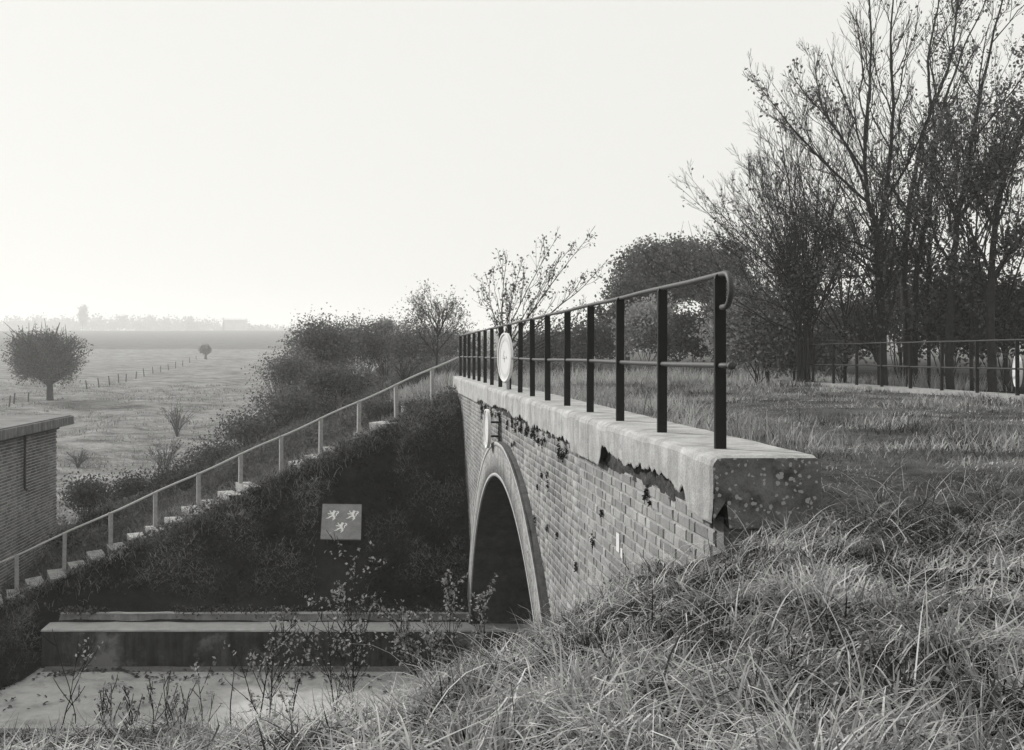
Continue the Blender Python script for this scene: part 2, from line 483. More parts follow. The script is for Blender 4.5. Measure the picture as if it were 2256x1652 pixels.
# deck carrying the turf
dx = np.linspace(XW + 0.3, XB - 0.1, 34); dy = np.linspace(YN - 0.6, 27.5, 70)
DX, DY = np.meshgrid(dx, dy)
def deck_z(x, y): return ROAD - 0.02 + (fbm(x * 0.8, y * 0.8, 21) - 0.5) * 0.09 + 0.06 * np.exp(-((np.asarray(x) - 6.8) / 2.0) ** 2) - 0.22 * np.clip((5.95 - np.asarray(y)) / 0.9, 0, 1)
DZ = deck_z(DX, DY)
di = np.arange(DX.size).reshape(DX.shape)
mk('turf_deck', np.stack([DX, DY, DZ], -1).reshape(-1, 3), np.stack([di[:-1, :-1], di[:-1, 1:], di[1:, 1:], di[1:, :-1]], -1).reshape(-1, 4),
   M['ground'], bridge, smooth=True, tone=np.full(DX.size, 0.42))

def top_z(x, y):
    """walkable top surface: bridge deck or ground"""
    on = (x > XW + 0.3) & (x < XB - 0.1) & (y > YN - 0.6) & (y < 27.5)
    return np.where(on, np.maximum(deck_z(x, y), np.where(y < 6.5, ground_z(x, y), -9)), ground_z(x, y))

# arch ring: a proud rendered band with a raised lip along both edges
def arc_band(name, r0, r1, x0, x1, mat, sidemat, a0=R(-3), a1=R(183), n=96, wob=0.0):
    a = np.linspace(a0, a1, n)
    V = []
    for ai in a:
        w = wob * (vnoise(ai * 14, 3.0, 4) - 0.5)
        for (r, x) in ((r0, x1), (r0, x0), (r1 + w, x0), (r1 + w, x1)):
            V.append((x, YA + r * math.cos(ai), ZA + r * math.sin(ai)))
    Fq = []; mi = []
    for i in range(n - 1):
        for k in range(3):
            Fq.append((i * 4 + k, i * 4 + k + 1, (i + 1) * 4 + k + 1, (i + 1) * 4 + k)); mi.append(1 if k == 2 else 0)
    return mk(name, V, np.array(Fq), None, bridge, mats=[mat, sidemat], midx=mi)
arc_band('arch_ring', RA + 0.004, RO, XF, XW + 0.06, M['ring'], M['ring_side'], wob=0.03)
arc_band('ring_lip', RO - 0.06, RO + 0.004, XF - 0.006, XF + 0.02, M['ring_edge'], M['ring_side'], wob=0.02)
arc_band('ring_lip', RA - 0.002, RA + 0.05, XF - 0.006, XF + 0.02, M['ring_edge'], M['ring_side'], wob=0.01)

# bricks --------------------------------------------------------
def brick_mesh(name, length, height, depth, face, mat, rough=0.004):
    """one brick, chamfered round its face; face = -1 looks to -X, +1 to +X"""
    L, H, c = length / 2, height / 2, 0.006
    f = face
    V = [(0, -L + c, -H + c), (0, L - c, -H + c), (0, L - c, H - c), (0, -L + c, H - c),
         (-f * c, -L, -H), (-f * c, L, -H), (-f * c, L, H), (-f * c, -L, H),
         (-f * depth, -L, -H), (-f * depth, L, -H), (-f * depth, L, H), (-f * depth, -L, H)]
    V = [(x + (random.random() - .5) * rough, y + (random.random() - .5) * rough, z + (random.random() - .5) * rough) for x, y, z in V]
    Fq = [(0, 1, 2, 3)] + [(i, 4 + i, 4 + (i + 1) % 4, (i + 1) % 4) for i in range(4)] + [(4 + i, 8 + i, 8 + (i + 1) % 4, 4 + (i + 1) % 4) for i in range(4)]
    me = bpy.data.meshes.new(name); me.from_pydata(V, [], Fq); me.materials.append(mat); me.update()
    return me, np.array(V), Fq

def lay_bricks(parent, x, face, y0, y1, ztop, zlow, keep, score, m_one, m_many, m_bed, white=(), nmax=300, joint=0.011, lift=0.0):
    pitch, sl, hl = 0.0775, 0.222, 0.107
    hgt = pitch - joint
    vs = {k: [brick_mesh('brick', (sl if k == 's' else hl) - 0.0, hgt, 0.07, face, m_one) for _ in range(4)] for k in 'sh'}
    ent = []
    nc = int((ztop - zlow) / pitch)
    for c in range(nc):
        zc = ztop - (c + 0.5) * pitch
        y = y0 - (0.0 if c % 2 else 0.165) + (random.random() - .5) * 0.02
        k = c
        while y < y1:
            kind = 's' if k % 2 == 0 else 'h'
            L = sl if kind == 's' else hl
            yc = y + L / 2; y += L + joint; k += 1
            if yc < y0 or yc > y1 or not keep(yc, zc): continue
            ent.append((yc, zc, kind))
    ent.sort(key=lambda e: score(e[0], e[1]))
    inv = Matrix.Translation(parent.location).inverted()
    for i, (yc, zc, kind) in enumerate(ent[:nmax]):
        me = random.choice(vs[kind])[0]
        o = bpy.data.objects.new('brick', me); col.objects.link(o)
        o.parent = parent; o.matrix_parent_inverse = inv
        o.location = (x + (random.random() - .5) * 0.006, yc, zc + (random.random() - .5) * 0.002)
        o.rotation_euler = ((random.random() - .5) * 0.012, 0, (random.random() - .5) * 0.012)
        for (wy, wz, r) in white:
            if abs(yc - wy) < r and abs(zc - wz) < 0.05:
                o.data = me.copy(); o.data.materials.clear(); o.data.materials.append(M['white_paint'])
                o['label'] = 'brick daubed with white paint'
    rest = ent[nmax:]
    if rest:
        Vs = []; Fs = []; T = []
        f0 = np.array(vs['s'][0][2]); 
        for j, (yc, zc, kind) in enumerate(rest):
            v = random.choice(vs[kind])[1]
            Vs.append(v + np.array([x + (random.random() - .5) * 0.006, yc, zc])); Fs.append(f0 + 12 * j); T.append(np.full(12, random.random()))
        o = mk('brickwork', np.concatenate(Vs), np.concatenate(Fs), m_many, parent, tone=np.concatenate(T)); o['kind'] = 'stuff'
    # bed joints: pale mortar almost flush with the faces
    V = []; Fq = []
    step = 0.5
    for c in range(nc):
        zc = ztop - c * pitch
        y = y0
        while y < y1:
            if keep(y + step / 2, zc) and keep(y, zc) and keep(min(y + step, y1), zc):
                b = len(V); r = joint * 0.62
                xr = x - face * (0.003 + random.random() * 0.003)
                ye = min(y + step, y1)
                V += [(xr, y, zc - r), (xr, ye, zc - r), (xr, ye, zc + r), (xr, y, zc + r)]; Fq.append((b, b + 1, b + 2, b + 3))
            y += step
    mk('bed_joints', V, np.array(Fq), m_bed, parent)

def keep_bridge(y, z):
    if (y - YA) ** 2 + (z - ZA) ** 2 < (RO - 0.13) ** 2: return False
    if z < float(ground_z(XW - 0.1, y)) - 0.12: return False
    return True
wm = at(1362, 1195, 1.82 * F / (1362 - U0))
lay_bricks(bridge, XW, -1, YN + 0.12, YE - 0.4, -0.895, -6.2, keep_bridge, lambda y, z: y, M['brick_one'], M['brick_many'], M['mortar'],
           nmax=298)
mb = MB()
mb.box((XW - 0.004, wm[1] + 0.0, wm[2]), (0.006, 0.10, 0.14)); mb.box((XW - 0.003, wm[1] - 0.12, wm[2] - 0.06), (0.006, 0.06, 0.07))
mb.build('white_mark', M['white_paint'], bridge)['label'] = 'dab of white paint on the bricks'

# coping --------------------------------------------------------
CX0, CX1, CZ = 1.75, 2.34, -0.543
breaks = [(6.02, 8.5, 0.14), (9.75, 19.4, 0.075)]
def zb_at(y):
    z = -0.897 - 0.012 * vnoise(y * 9, 1, 3)
    for (b0, b1, up) in breaks:
        if b0 < y < b1:
            e = min(1, (y - b0) / 0.05, (b1 - y) / 0.12)
            z += e * (up * (0.35 + 0.9 * vnoise(y * 2.1, 5, 8)) + 0.05 * (vnoise(y * 16, 2, 6) - 0.3) + 0.02 * vnoise(y * 45, 9, 2))
    return z
def coping_stone(y0, y1, end=False):
    ysl = np.arange(y0, y1 + 1e-6, 0.03 if y0 < 12 else 0.06); ysl[-1] = y1
    V = []; n = 12
    for i, y in enumerate(ysl):
        zb = zb_at(y)
        e = 0.012 * (vnoise(y * 11, 1, 31) - 0.5) + 0.008 * (vnoise(y * 37, 1, 32) - 0.5)
        rd = 1.0 + 0.9 * (vnoise(y * 3.1, 7, 12) - 0.3)
        edge = 0.0
        if i == 0 or i == len(ysl) - 1: edge = 0.012
        top = CZ - edge + 0.006 * (vnoise(y * 4, 3, 14) - .5)
        V += [(CX0 + 0.085, y, max(zb, -0.80) + 0.02), (CX0 + 0.004, y, zb), (CX0 + edge + 0.004 * (vnoise(y * 20, 4, 5) - .5), y, zb + 0.012),
              (CX0 + edge + 0.004 * (vnoise(y * 14, 6, 5) - .5), y, -0.70 + e), (CX0 + edge + e * 0.4, y, CZ - 0.045 * rd),
              (CX0 + 0.010 + edge, y, CZ - 0.020 * rd + e * 0.5 - edge), (CX0 + 0.03 * rd, y, CZ - 0.006 + e * 0.4 - edge), (CX0 + 0.07, y, top),
              (CX1 - 0.03, y, top), (CX1, y, CZ - 0.025), (CX1, y, -0.93), (CX0 + 0.10, y, -0.93)]
    Fq = []; mi = []
    for i in range(len(ysl) - 1):
        for k in range(n):
            k2 = (k + 1) % n
            Fq.append((i * n + k, i * n + k2, (i + 1) * n + k2, (i + 1) * n + k))
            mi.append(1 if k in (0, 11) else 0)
    Fq.append(tuple(range(n))[::-1]); mi.append(2 if end else 0)
    Fq.append(tuple((len(ysl) - 1) * n + k for k in range(n))); mi.append(0)
    return mk('coping_stone', V, Fq, None, bridge, mats=[M['coping'], M['undercut_shade'], M['coping_end']], midx=mi)
edges = [5.58, 8.92, 11.02, 14.1, 17.1, 20.3, 23.3, 26.25]
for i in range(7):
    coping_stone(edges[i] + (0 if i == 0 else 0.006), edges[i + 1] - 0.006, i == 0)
# ragged broken core showing where the coping edge has fallen away
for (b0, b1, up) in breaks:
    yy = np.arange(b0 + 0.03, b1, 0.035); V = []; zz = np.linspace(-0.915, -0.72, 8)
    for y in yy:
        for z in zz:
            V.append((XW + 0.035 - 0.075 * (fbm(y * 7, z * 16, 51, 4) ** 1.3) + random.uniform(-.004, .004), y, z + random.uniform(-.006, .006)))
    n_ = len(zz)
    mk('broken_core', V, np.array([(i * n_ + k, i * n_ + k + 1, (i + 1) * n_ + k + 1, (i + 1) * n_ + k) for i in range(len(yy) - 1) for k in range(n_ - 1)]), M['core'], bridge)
# far coping, only just clear of the turf
for i, (a0, a1) in enumerate([(8, 12), (12, 16), (16, 20), (20, 24), (24, 29.2)]):
    mb = MB()
    mb.box((11.35, (a0 + a1) / 2, -0.93), (0.62, a1 - a0 - 0.012, 0.40))
    o = mb.build('coping_stone', M['upstand'], bridge)
    o['label'] = 'far coping stone behind the turf'

# ------------------------------------------------------------------ railings
def railing(name, x, y_first, n, pitch, zb, zt, label, both_ends, rmat='rail'):
    root = empty(name, (x, y_first, zb), label, 'railing')
    zm = zb + 0.478 * (zt - zb)
    # one upright: a flat bar with a rounded head that clasps the rail
    prof = [(-0.0325, 0)] + [(-0.0325, zt - zb - 0.004)] + [(0.0325 * math.cos(R(180 - k * 30)), zt - zb - 0.004 + 0.0325 * math.sin(R(180 - k * 30))) for k in range(1, 6)] + [(0.0325, zt - zb - 0.004), (0.0325, 0)]
    V = [(px, -0.011, pz) for px, pz in prof] + [(px, 0.011, pz) for px, pz in prof]
    m = len(prof)
    Fq = [tuple(range(m)), tuple(range(2 * m - 1, m - 1, -1))] + [(i, m + i, m + (i + 1) % m, (i + 1) % m) for i in range(m)]
    me = bpy.data.meshes.new('upright'); me.from_pydata(V, [], Fq); me.materials.append(M['iron']); me.update()
    for i in range(n):
        o = bpy.data.objects.new('upright', me); col.objects.link(o)
        o.parent = root; o.location = (random.uniform(-.006, .006), i * pitch, -0.02)
        o.rotation_euler = (random.uniform(-.006, .006), random.uniform(-.008, .008), random.uniform(-.08, .08))
    y0 = y_first - 0.20; y1 = y_first + (n - 1) * pitch + 0.06
    # top rail with its end bent back into a hook
    hook = [(x, y_first - 0.10 - 0.092 * math.sin(t), zt - 0.095 + 0.095 * math.cos(t)) for t in np.linspace(math.pi, 0, 13)]
    hook = [(x, y_first - 0.04, zt - 0.19)] + hook
    P = hook + [(x, y_first + k * 0.6, zt - 0.003 * math.sin(k * 1.7)) for k in range(0, int((y1 - y_first) / 0.6))] + [(x, y1, zt)]
    mb = MB(); mb.tube(P, 0.017, 10); mb.build('top_rail', M[rmat], root, smooth=True)
    mb = MB(); mb.tube([(x, y0, zm)] + [(x, y_first + k * 0.9, zm - 0.004 * math.sin(k)) for k in range(0, int((y1 - y_first) / 0.9))] + [(x, y1, zm)], 0.0165, 10)
    mb.tube([(x, y0 - 0.012, zm), (x, y0 + 0.012, zm)], 0.022, 10)
    mb.build('middle_rail', M[rmat], root, smooth=True)
    return root
railing('iron_railing', 1.937, 6.01, 17, 1.25, CZ, 0.457, 'black iron railing of flat uprights along the pale coping', True)
railing('iron_railing', 11.2, 8.45, 17, 1.25, -0.735, 0.25, 'thin iron railing in front of the tall trees, across the turf', True, 'old_iron')

# ------------------------------------------------------------------ round signs
def disc(name, c, r0, r1, th, nrm, mat, parent, seg=40):
    c = np.asarray(c, float); nrm = np.asarray(nrm, float); nrm /= np.linalg.norm(nrm)
    s = np.cross((0, 0, 1), nrm); s /= np.linalg.norm(s); w = np.cross(nrm, s)
    V = []; Fq = []
    for k in range(seg):
        a = 2 * math.pi * k / seg; d = math.cos(a) * s + math.sin(a) * w
        V += [c + d * r1 + nrm * th / 2, c + d * r1 - nrm * th / 2, c + d * r0 + nrm * th / 2, c + d * r0 - nrm * th / 2]
    for k in range(seg):
        a, b = 4 * k, 4 * ((k + 1) % seg)
        Fq += [(a, b, b + 1, a + 1), (a, a + 2, b + 2, b), (a + 1, b + 1, b + 3, a + 3)]
        if r0 > 0.002: Fq.append((a + 2, a + 3, b + 3, b + 2))
    return mk(name, V, Fq, mat, parent), s, w, nrm
def strokes(name, paths, widths, frame, mat, parent, lift=0.001):
    """painted mark made of tapering strokes on a flat frame (origin, s, w, n)"""
    o, s, w, nrm = [np.asarray(q, float) for q in frame]
    V = []; Fq = []
    for j, (P, W) in enumerate(zip(paths, widths)):
        P = np.asarray(P, float); W = np.broadcast_to(np.asarray(W, float), (len(P),))
        T = np.gradient(P, axis=0); T /= np.linalg.norm(T, axis=1)[:, None] + 1e-9
        N = np.stack([-T[:, 1], T[:, 0]], -1)
        b = len(V)
        for q, nn, ww in zip(P, N, W):
            for sg in (-1, 1):
                p2 = q + nn * ww / 2 * sg
                V.append(o + s * p2[0] + w * p2[1] + nrm * (lift + 0.0004 * j))
        for i in range(len(P) - 1): Fq.append((b + 2 * i, b + 2 * i + 1, b + 2 * i + 3, b + 2 * i + 2))
    return mk(name, V, Fq, mat, parent)

def round_sign(name, c, r, nrm, label, pole=None, number=True, ring=True):
    root = empty(name, c, label, 'sign')
    c = np.asarray(c, float); nrm = np.asarray(nrm, float) / np.linalg.norm(nrm)
    pl = disc('plate', c, 0.001, r, 0.02, nrm, M['sign_white'] if ring else M['sign_back'], root)[0]
    disc('rim', c + nrm * 0.004, r - 0.008, r + 0.012, 0.045, nrm, M['sign_edge'], root)
    if ring:
        _, s, w, nn = disc('painted_ring', c + nrm * 0.0125, r * 0.70, r * 0.84, 0.003, nrm, M['sign_ring'], pl)
        if number:
            k = r * 0.5
            strokes('lettering', [[(-0.15 * k, 0.55 * k), (-0.55 * k, -0.12 * k), (0.1 * k, -0.12 * k)], [(-0.1 * k, 0.1 * k), (-0.1 * k, -0.42 * k)],
                                  [(0.42 * k, -0.05 * k), (0.62 * k, -0.05 * k)], [(0.5 * k, 0.1 * k), (0.5 * k, -0.12 * k)]],
                    [0.1 * k, 0.1 * k, 0.09 * k, 0.09 * k], (c + nrm * 0.0105, s, w, nn), M['sign_ink'], pl)
    if pole is not None:
        mb = MB(); mb.tube([(c[0] - nrm[0] * 0.04, c[1] - nrm[1] * 0.04, pole), (c[0] - nrm[0] * 0.04, c[1] - nrm[1] * 0.04, c[2] + r * 1.02)], 0.024, 10)
        mb.build('pole', M['galv'], root, smooth=True)
    return root
Ys = 15.9
c = at(1113, 787, Ys)
round_sign('round_sign', c, 107 * Ys / F / 2 - 0.01, (-1, -0.16, 0.0), 'white round sign with grey ring standing against the railing', pole=CZ)
Yw = 1.64 * F / (1073 - U0)
c = at(1073, 944, Yw)
s2 = round_sign('round_sign', c, 0.295, (-1, -0.03, 0), 'round sign fixed to the brick wall above the arch', number=False)
mb = MB(); mb.box((c[0] + 0.09, c[1], c[2] + 0.1), (0.17, 0.04, 0.03)); mb.build('bracket', M['iron_pipe'], s2)
mb = MB(); mb.box((c[0] + 0.09, c[1], c[2] - 0.12), (0.17, 0.04, 0.03)); mb.build('bracket', M['iron_pipe'], s2)
c = at(2240, 818, 18.75)
round_sign('round_sign', c, 0.28, (1, -0.36, 0), 'pale round sign back behind the thin railing at the photo edge', number=False, ring=False)

# ------------------------------------------------------------------ retaining wall of the far bank
rw = empty('retaining_wall', (-6.64, 20.44, BED), 'long low stepped concrete retaining wall at the foot of the dark slope', 'wall')
def extr(name, prof, x0, x1, mat, n=170, skew=0.0, jit=0.02):
    V = []; xx = np.linspace(x0, x1, n); m = len(prof)
    for i, x in enumerate(xx):
        for k, (y, z) in enumerate(prof):
            V.append((x + (skew * (z + 5.4) if i == 0 else 0), y + jit * (fbm(x * 2, k * 3.3, 4) - .5) + (0.03 if 0 < k < 3 else 0) * np.clip(vnoise(x * 5, k, 9) - 0.72, 0, 1), z + (jit if k > 0 else 0) * (fbm(x * 3, 2.1, 7) - .5) - (0.05 if k == 1 else 0) * np.clip(vnoise(x * 4, k, 19) - 0.75, 0, 1)))
    Fq = [(i * m + k, i * m + (k + 1) % m, (i + 1) * m + (k + 1) % m, (i + 1) * m + k) for i in range(n - 1) for k in range(m)]
    Fq += [tuple(range(m))[::-1], tuple((n - 1) * m + k for k in range(m))]
    return mk(name, V, Fq, mat, rw)
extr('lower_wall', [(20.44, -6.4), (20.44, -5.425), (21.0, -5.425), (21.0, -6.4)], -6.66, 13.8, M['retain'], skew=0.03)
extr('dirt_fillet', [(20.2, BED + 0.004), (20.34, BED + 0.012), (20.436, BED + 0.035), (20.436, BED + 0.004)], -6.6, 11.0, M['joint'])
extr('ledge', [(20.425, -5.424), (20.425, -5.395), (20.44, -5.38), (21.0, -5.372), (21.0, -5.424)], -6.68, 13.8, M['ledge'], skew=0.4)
extr('upstand', [(20.975, -5.371), (20.975, -5.215), (21.25, -5.215), (21.25, -5.371)], -6.52, 13.8, M['upstand'], skew=0.3)
extr('upstand_cap', [(20.965, -5.2145), (20.965, -5.195), (20.98, -5.18), (21.25, -5.175), (21.25, -5.2145)], -6.52, 13.8, M['ledge'], skew=0.3)

# ------------------------------------------------------------------ stairs and their handrail on the far bank
def stair_pt(t): return np.array([1.23 - 0.903 * t, 26.0 - 0.373 * t])
def rail_z(t): return -0.36 - 0.392 * t
sdir = np.array([-0.903, -0.373]); sdir /= np.linalg.norm(sdir)
sang = math.atan2(sdir[1], sdir[0])
hr = empty('stair_handrail', (*stair_pt(5), rail_z(5) - 0.9), 'pale pipe handrail on concrete posts climbing beside the steps', 'handrail')
mb = MB()
mb.tube([(*stair_pt(t), rail_z(t) + 0.012 * math.sin(t * 3)) for t in np.linspace(-0.75, 11.0, 60)], 0.024, 10)
mb.build('rail', M['galv'], hr, smooth=True)
for i in range(12):
    p = stair_pt(i); zb = min(rail_z(i) - 0.78, float(ground_z(p[0], p[1])))
    mb = MB()
    zt = rail_z(i) - 0.01; zl = zb - 0.15
    mb.box((p[0], p[1], (zt + zl) / 2), (0.085, 0.085, zt - zl), rotm('Z', sang + random.uniform(-.1, .1)) @ rotm('Y', random.uniform(-.015, .015)))
    mb.box((p[0], p[1], zt + 0.004), (0.10, 0.06, 0.03), rotm('Z', sang))
    mb.build('post', M['concrete_post'], hr)
st = empty('concrete_steps', (*stair_pt(5), -4.0), 'worn concrete steps down the bank under the handrail', 'steps')
for i in range(27):
    t = 0.15 + i * 0.43
    if t < 4.6 and random.random() < 0.35: continue
    p = stair_pt(t) + np.array([sdir[1], -sdir[0]]) * -0.30
    z = rail_z(t) - (0.74 if t > 4.6 else 0.86 if t > 1.6 else 0.74) + random.uniform(-.03, .03)
    z = max(z, float(ground_z(p[0], p[1])) + (0.06 if t > 4.6 else -0.03))
    mb = MB()
    rot = rotm('Z', sang + random.uniform(-.06, .06)) @ rotm('Y', random.uniform(0.0, .12)) @ rotm('X', random.uniform(-.06, .06))
    mb.box((p[0], p[1], z - 0.05), (0.34, 1.05, 0.14), rot)
    mb.box((p[0] + sdir[0] * 0.14, p[1] + sdir[1] * 0.14, z - 0.12), (0.055, 0.96, 0.26), rot)
    mb.build('step', M['step'], st)

# ------------------------------------------------------------------ heraldic board lying on the slope
bc = hit(752, 1172, 18)
gx = (ground_z(bc[0] + .4, bc[1]) - ground_z(bc[0] - .4, bc[1])) / .8; gy_ = 0.70
bn = np.array([0.02, -0.62, 0.78]); bn /= np.linalg.norm(bn)
bs = np.cross((0, 1, 0.0), bn); bs = np.array([1.0, 0.0, 0.0]) - bn * bn[0]; bs /= np.linalg.norm(bs); bw_ = np.cross(bn, bs)
bc = bc + bn * 0.30
hb = empty('emblem_board', bc, 'grey board with three white lions lying on the dark slope', 'board')
WB, HB = 0.83, 0.98
Mr = np.stack([bs, bw_, bn], 1)
mb = MB(); mb.box(bc, (WB, HB, 0.03), Mr); panel = mb.build('panel', M['board'], hb)
mb = MB()
for sx in (-0.3, 0.3):
    mb2 = MB(); mb2.box(bc + bs * sx - bn * 0.12, (0.05, 0.9, 0.2), Mr); mb2.build('batten', M['iron_pipe'], hb)
def lion(cx, cy):
    k = WB / 1075.0
    def q(pts): return [((x - 620) * k + cx, -(y - 680) * k + cy) for x, y in pts]
    body = [(632, 505), (650, 535), (636, 575), (622, 620), (622, 665), (632, 710), (655, 755), (664, 790), (640, 828), (608, 862)]
    paths = [q(body), q([(650, 520), (690, 538), (684, 556)]), q([(612, 520), (640, 545)]), q([(618, 605), (568, 590), (540, 560), (526, 506)]), q([(566, 588), (530, 566)]),
             q([(615, 645), (560, 636), (520, 628), (466, 612)]), q([(520, 632), (480, 645)]),
             q([(632, 690), (580, 712), (545, 740), (515, 775), (470, 790), (436, 806)]), q([(520, 770), (500, 802)]), q([(545, 735), (490, 705)]),
             q([(655, 715), (695, 715), (712, 690), (704, 650), (728, 618), (758, 590), (764, 560), (740, 532), (708, 552)]), q([(728, 618), (772, 600)]),
             q([(664, 800), (610, 800), (590, 780)])]
    w = [[50, 62, 70, 70, 64, 62, 56, 46, 34, 14], [30, 22, 8], [14, 34], [46, 34, 28, 14], [26, 8], [44, 34, 30, 12], [22, 8], [54, 44, 40, 34, 26, 10], [26, 8], [22, 6],
         [20, 22, 22, 30, 42, 40, 34, 26, 12], [28, 6], [22, 18, 8]]
    strokes('lion', paths, [[v * k for v in ww] for ww in w], (bc, bs, bw_, bn), M['lion'], panel, lift=0.017)
lion(-0.18, 0.165); lion(0.235, 0.17); lion(0.0, -0.17)

# ------------------------------------------------------------------ brick shed at the lower left
XS = -9.2
shed = empty('brick_shed', (-11.5, 26, BED), 'flat-roofed brick shed with a deep concrete eave', 'shed')
mb = MB(); mb.box((-11.8, 25.3, -4.2), (5.17, 8.4, 4.16)); mb.build('core_wall', M['shed_mortar'], shed)
lay_bricks(shed, XS, 1, 24.4, 29.5, -2.13, -5.9, lambda y, z: z > float(ground_z(XS + .1, y)) - 0.1, lambda y, z: y + 0.4 * abs(z + 3.2), M['shed_one'], M['shed_many'], M['shed_mortar'], nmax=298, joint=0.016)
mb = MB(); mb.box((-11.55, 25.4, -1.875), (5.5, 8.75, 0.23)); mb.build('roof_slab', M['shed_slab'], shed)
mb = MB(); mb.box((-11.57, 25.4, -1.745), (5.4, 8.65, 0.024)); mb.build('roof_felt', M['shed_felt'], shed)
mb = MB(); mb.box((-9.17, 25.35, -2.06), (0.09, 8.3, 0.1)); mb.build('wall_plate', M['iron_pipe'], shed)
pp = at(54, 968, 9.13 * F / (U0 - 54)); pq = at(54, 1075, 9.13 * F / (U0 - 54))
mb = MB(); mb.tube([(-9.12, pp[1], -2.05), (-9.12, pp[1], pq[2]), (-9.06, pp[1], pq[2] - 0.06)], 0.035, 8); mb.build('downpipe', M['iron_pipe'], shed, smooth=True)

# ------------------------------------------------------------------ vegetation builders
def unit(n):
    v = rng.normal(size=(n, 3)); return v / np.linalg.norm(v, axis=1)[:, None]

def leaf_quads(C, size, tone, flat=0.0, N=None):
    """one rhombic leaf at each point; flat pulls the leaves level"""
    n = len(C)
    if N is None: N = unit(n)
    N = N + np.array([0, 0, flat]) ; N /= np.linalg.norm(N, axis=1)[:, None] + 1e-9
    A = np.cross(N, unit(n)); A /= np.linalg.norm(A, axis=1)[:, None] + 1e-9
    B = np.cross(N, A)
    s = np.broadcast_to(np.asarray(size, float), (n,)) * rng.uniform(0.6, 1.35, n)
    w = s * rng.uniform(0.45, 0.75, n)
    V = np.stack([C - A * s[:, None], C - B * w[:, None] + N * (0.25 * w)[:, None], C + A * s[:, None], C + B * w[:, None] + N * (0.25 * w)[:, None]], 1)
    Fq = np.arange(4 * n).reshape(n, 4)
    return V.reshape(-1, 3), Fq, np.repeat(np.clip(tone, 0, 1), 4)

def blades(P, L, W, lean, curl, tone, az=None, seg=3):
    """curved grass blades, one ribbon each"""
    n = len(P)
    if az is None: az = rng.uniform(0, 2 * np.pi, n)
    h = np.stack([np.cos(az), np.sin(az), np.zeros(n)], -1)
    tw = az + np.pi / 2 + rng.normal(0, 0.5, n)
    w = np.stack([np.cos(tw), np.sin(tw), np.zeros(n)], -1)
    pts = [P.copy()]; wd = [W]
    p = P.copy()
    for k in range(seg):
        s = (k + 0.5) / seg
        th = lean + curl * s * s * 1.5
        p = p + (L / seg)[:, None] * (h * np.sin(th)[:, None] + np.array([0, 0, 1.0]) * np.cos(th)[:, None])
        pts.append(p.copy()); wd.append(W * (1 - ((k + 1) / seg) ** 1.6 * 0.93))
    V = np.stack([q for k in range(seg + 1) for q in (pts[k] - w * wd[k][:, None] / 2, pts[k] + w * wd[k][:, None] / 2)], 1)
    m = 2 * (seg + 1)
    f = np.array([(2 * k, 2 * k + 1, 2 * k + 3, 2 * k + 2) for k in range(seg)])
    Fq = (np.arange(n)[:, None, None] * m + f[None]).reshape(-1, 4)
    T = np.repeat(np.clip(tone, 0, 1), m)
    return V.reshape(-1, 3), Fq, T

def join(parts):
    V = []; Fq = []; T = []; o = 0
    for v, f, t in parts:
        V.append(v); Fq.append(f + o); T.append(t); o += len(v)
    return np.concatenate(V), np.concatenate(Fq), np.concatenate(T)

def stuff(name, parts, mat, label, cat):
    V, Fq, T = join(parts)
    return tag(mk(name, V, Fq, mat, tone=T), label, cat, kind='stuff')

def scatter(x0, x1, y0, y1, dens):
    n = int((x1 - x0) * (y1 - y0) * dens)
    return rng.uniform(x0, x1, n), rng.uniform(y0, y1, n)

def off_coping(x, y): return ~((x > 1.66) & (x < 2.36) & (y > 5.5) & (y < 26.4))

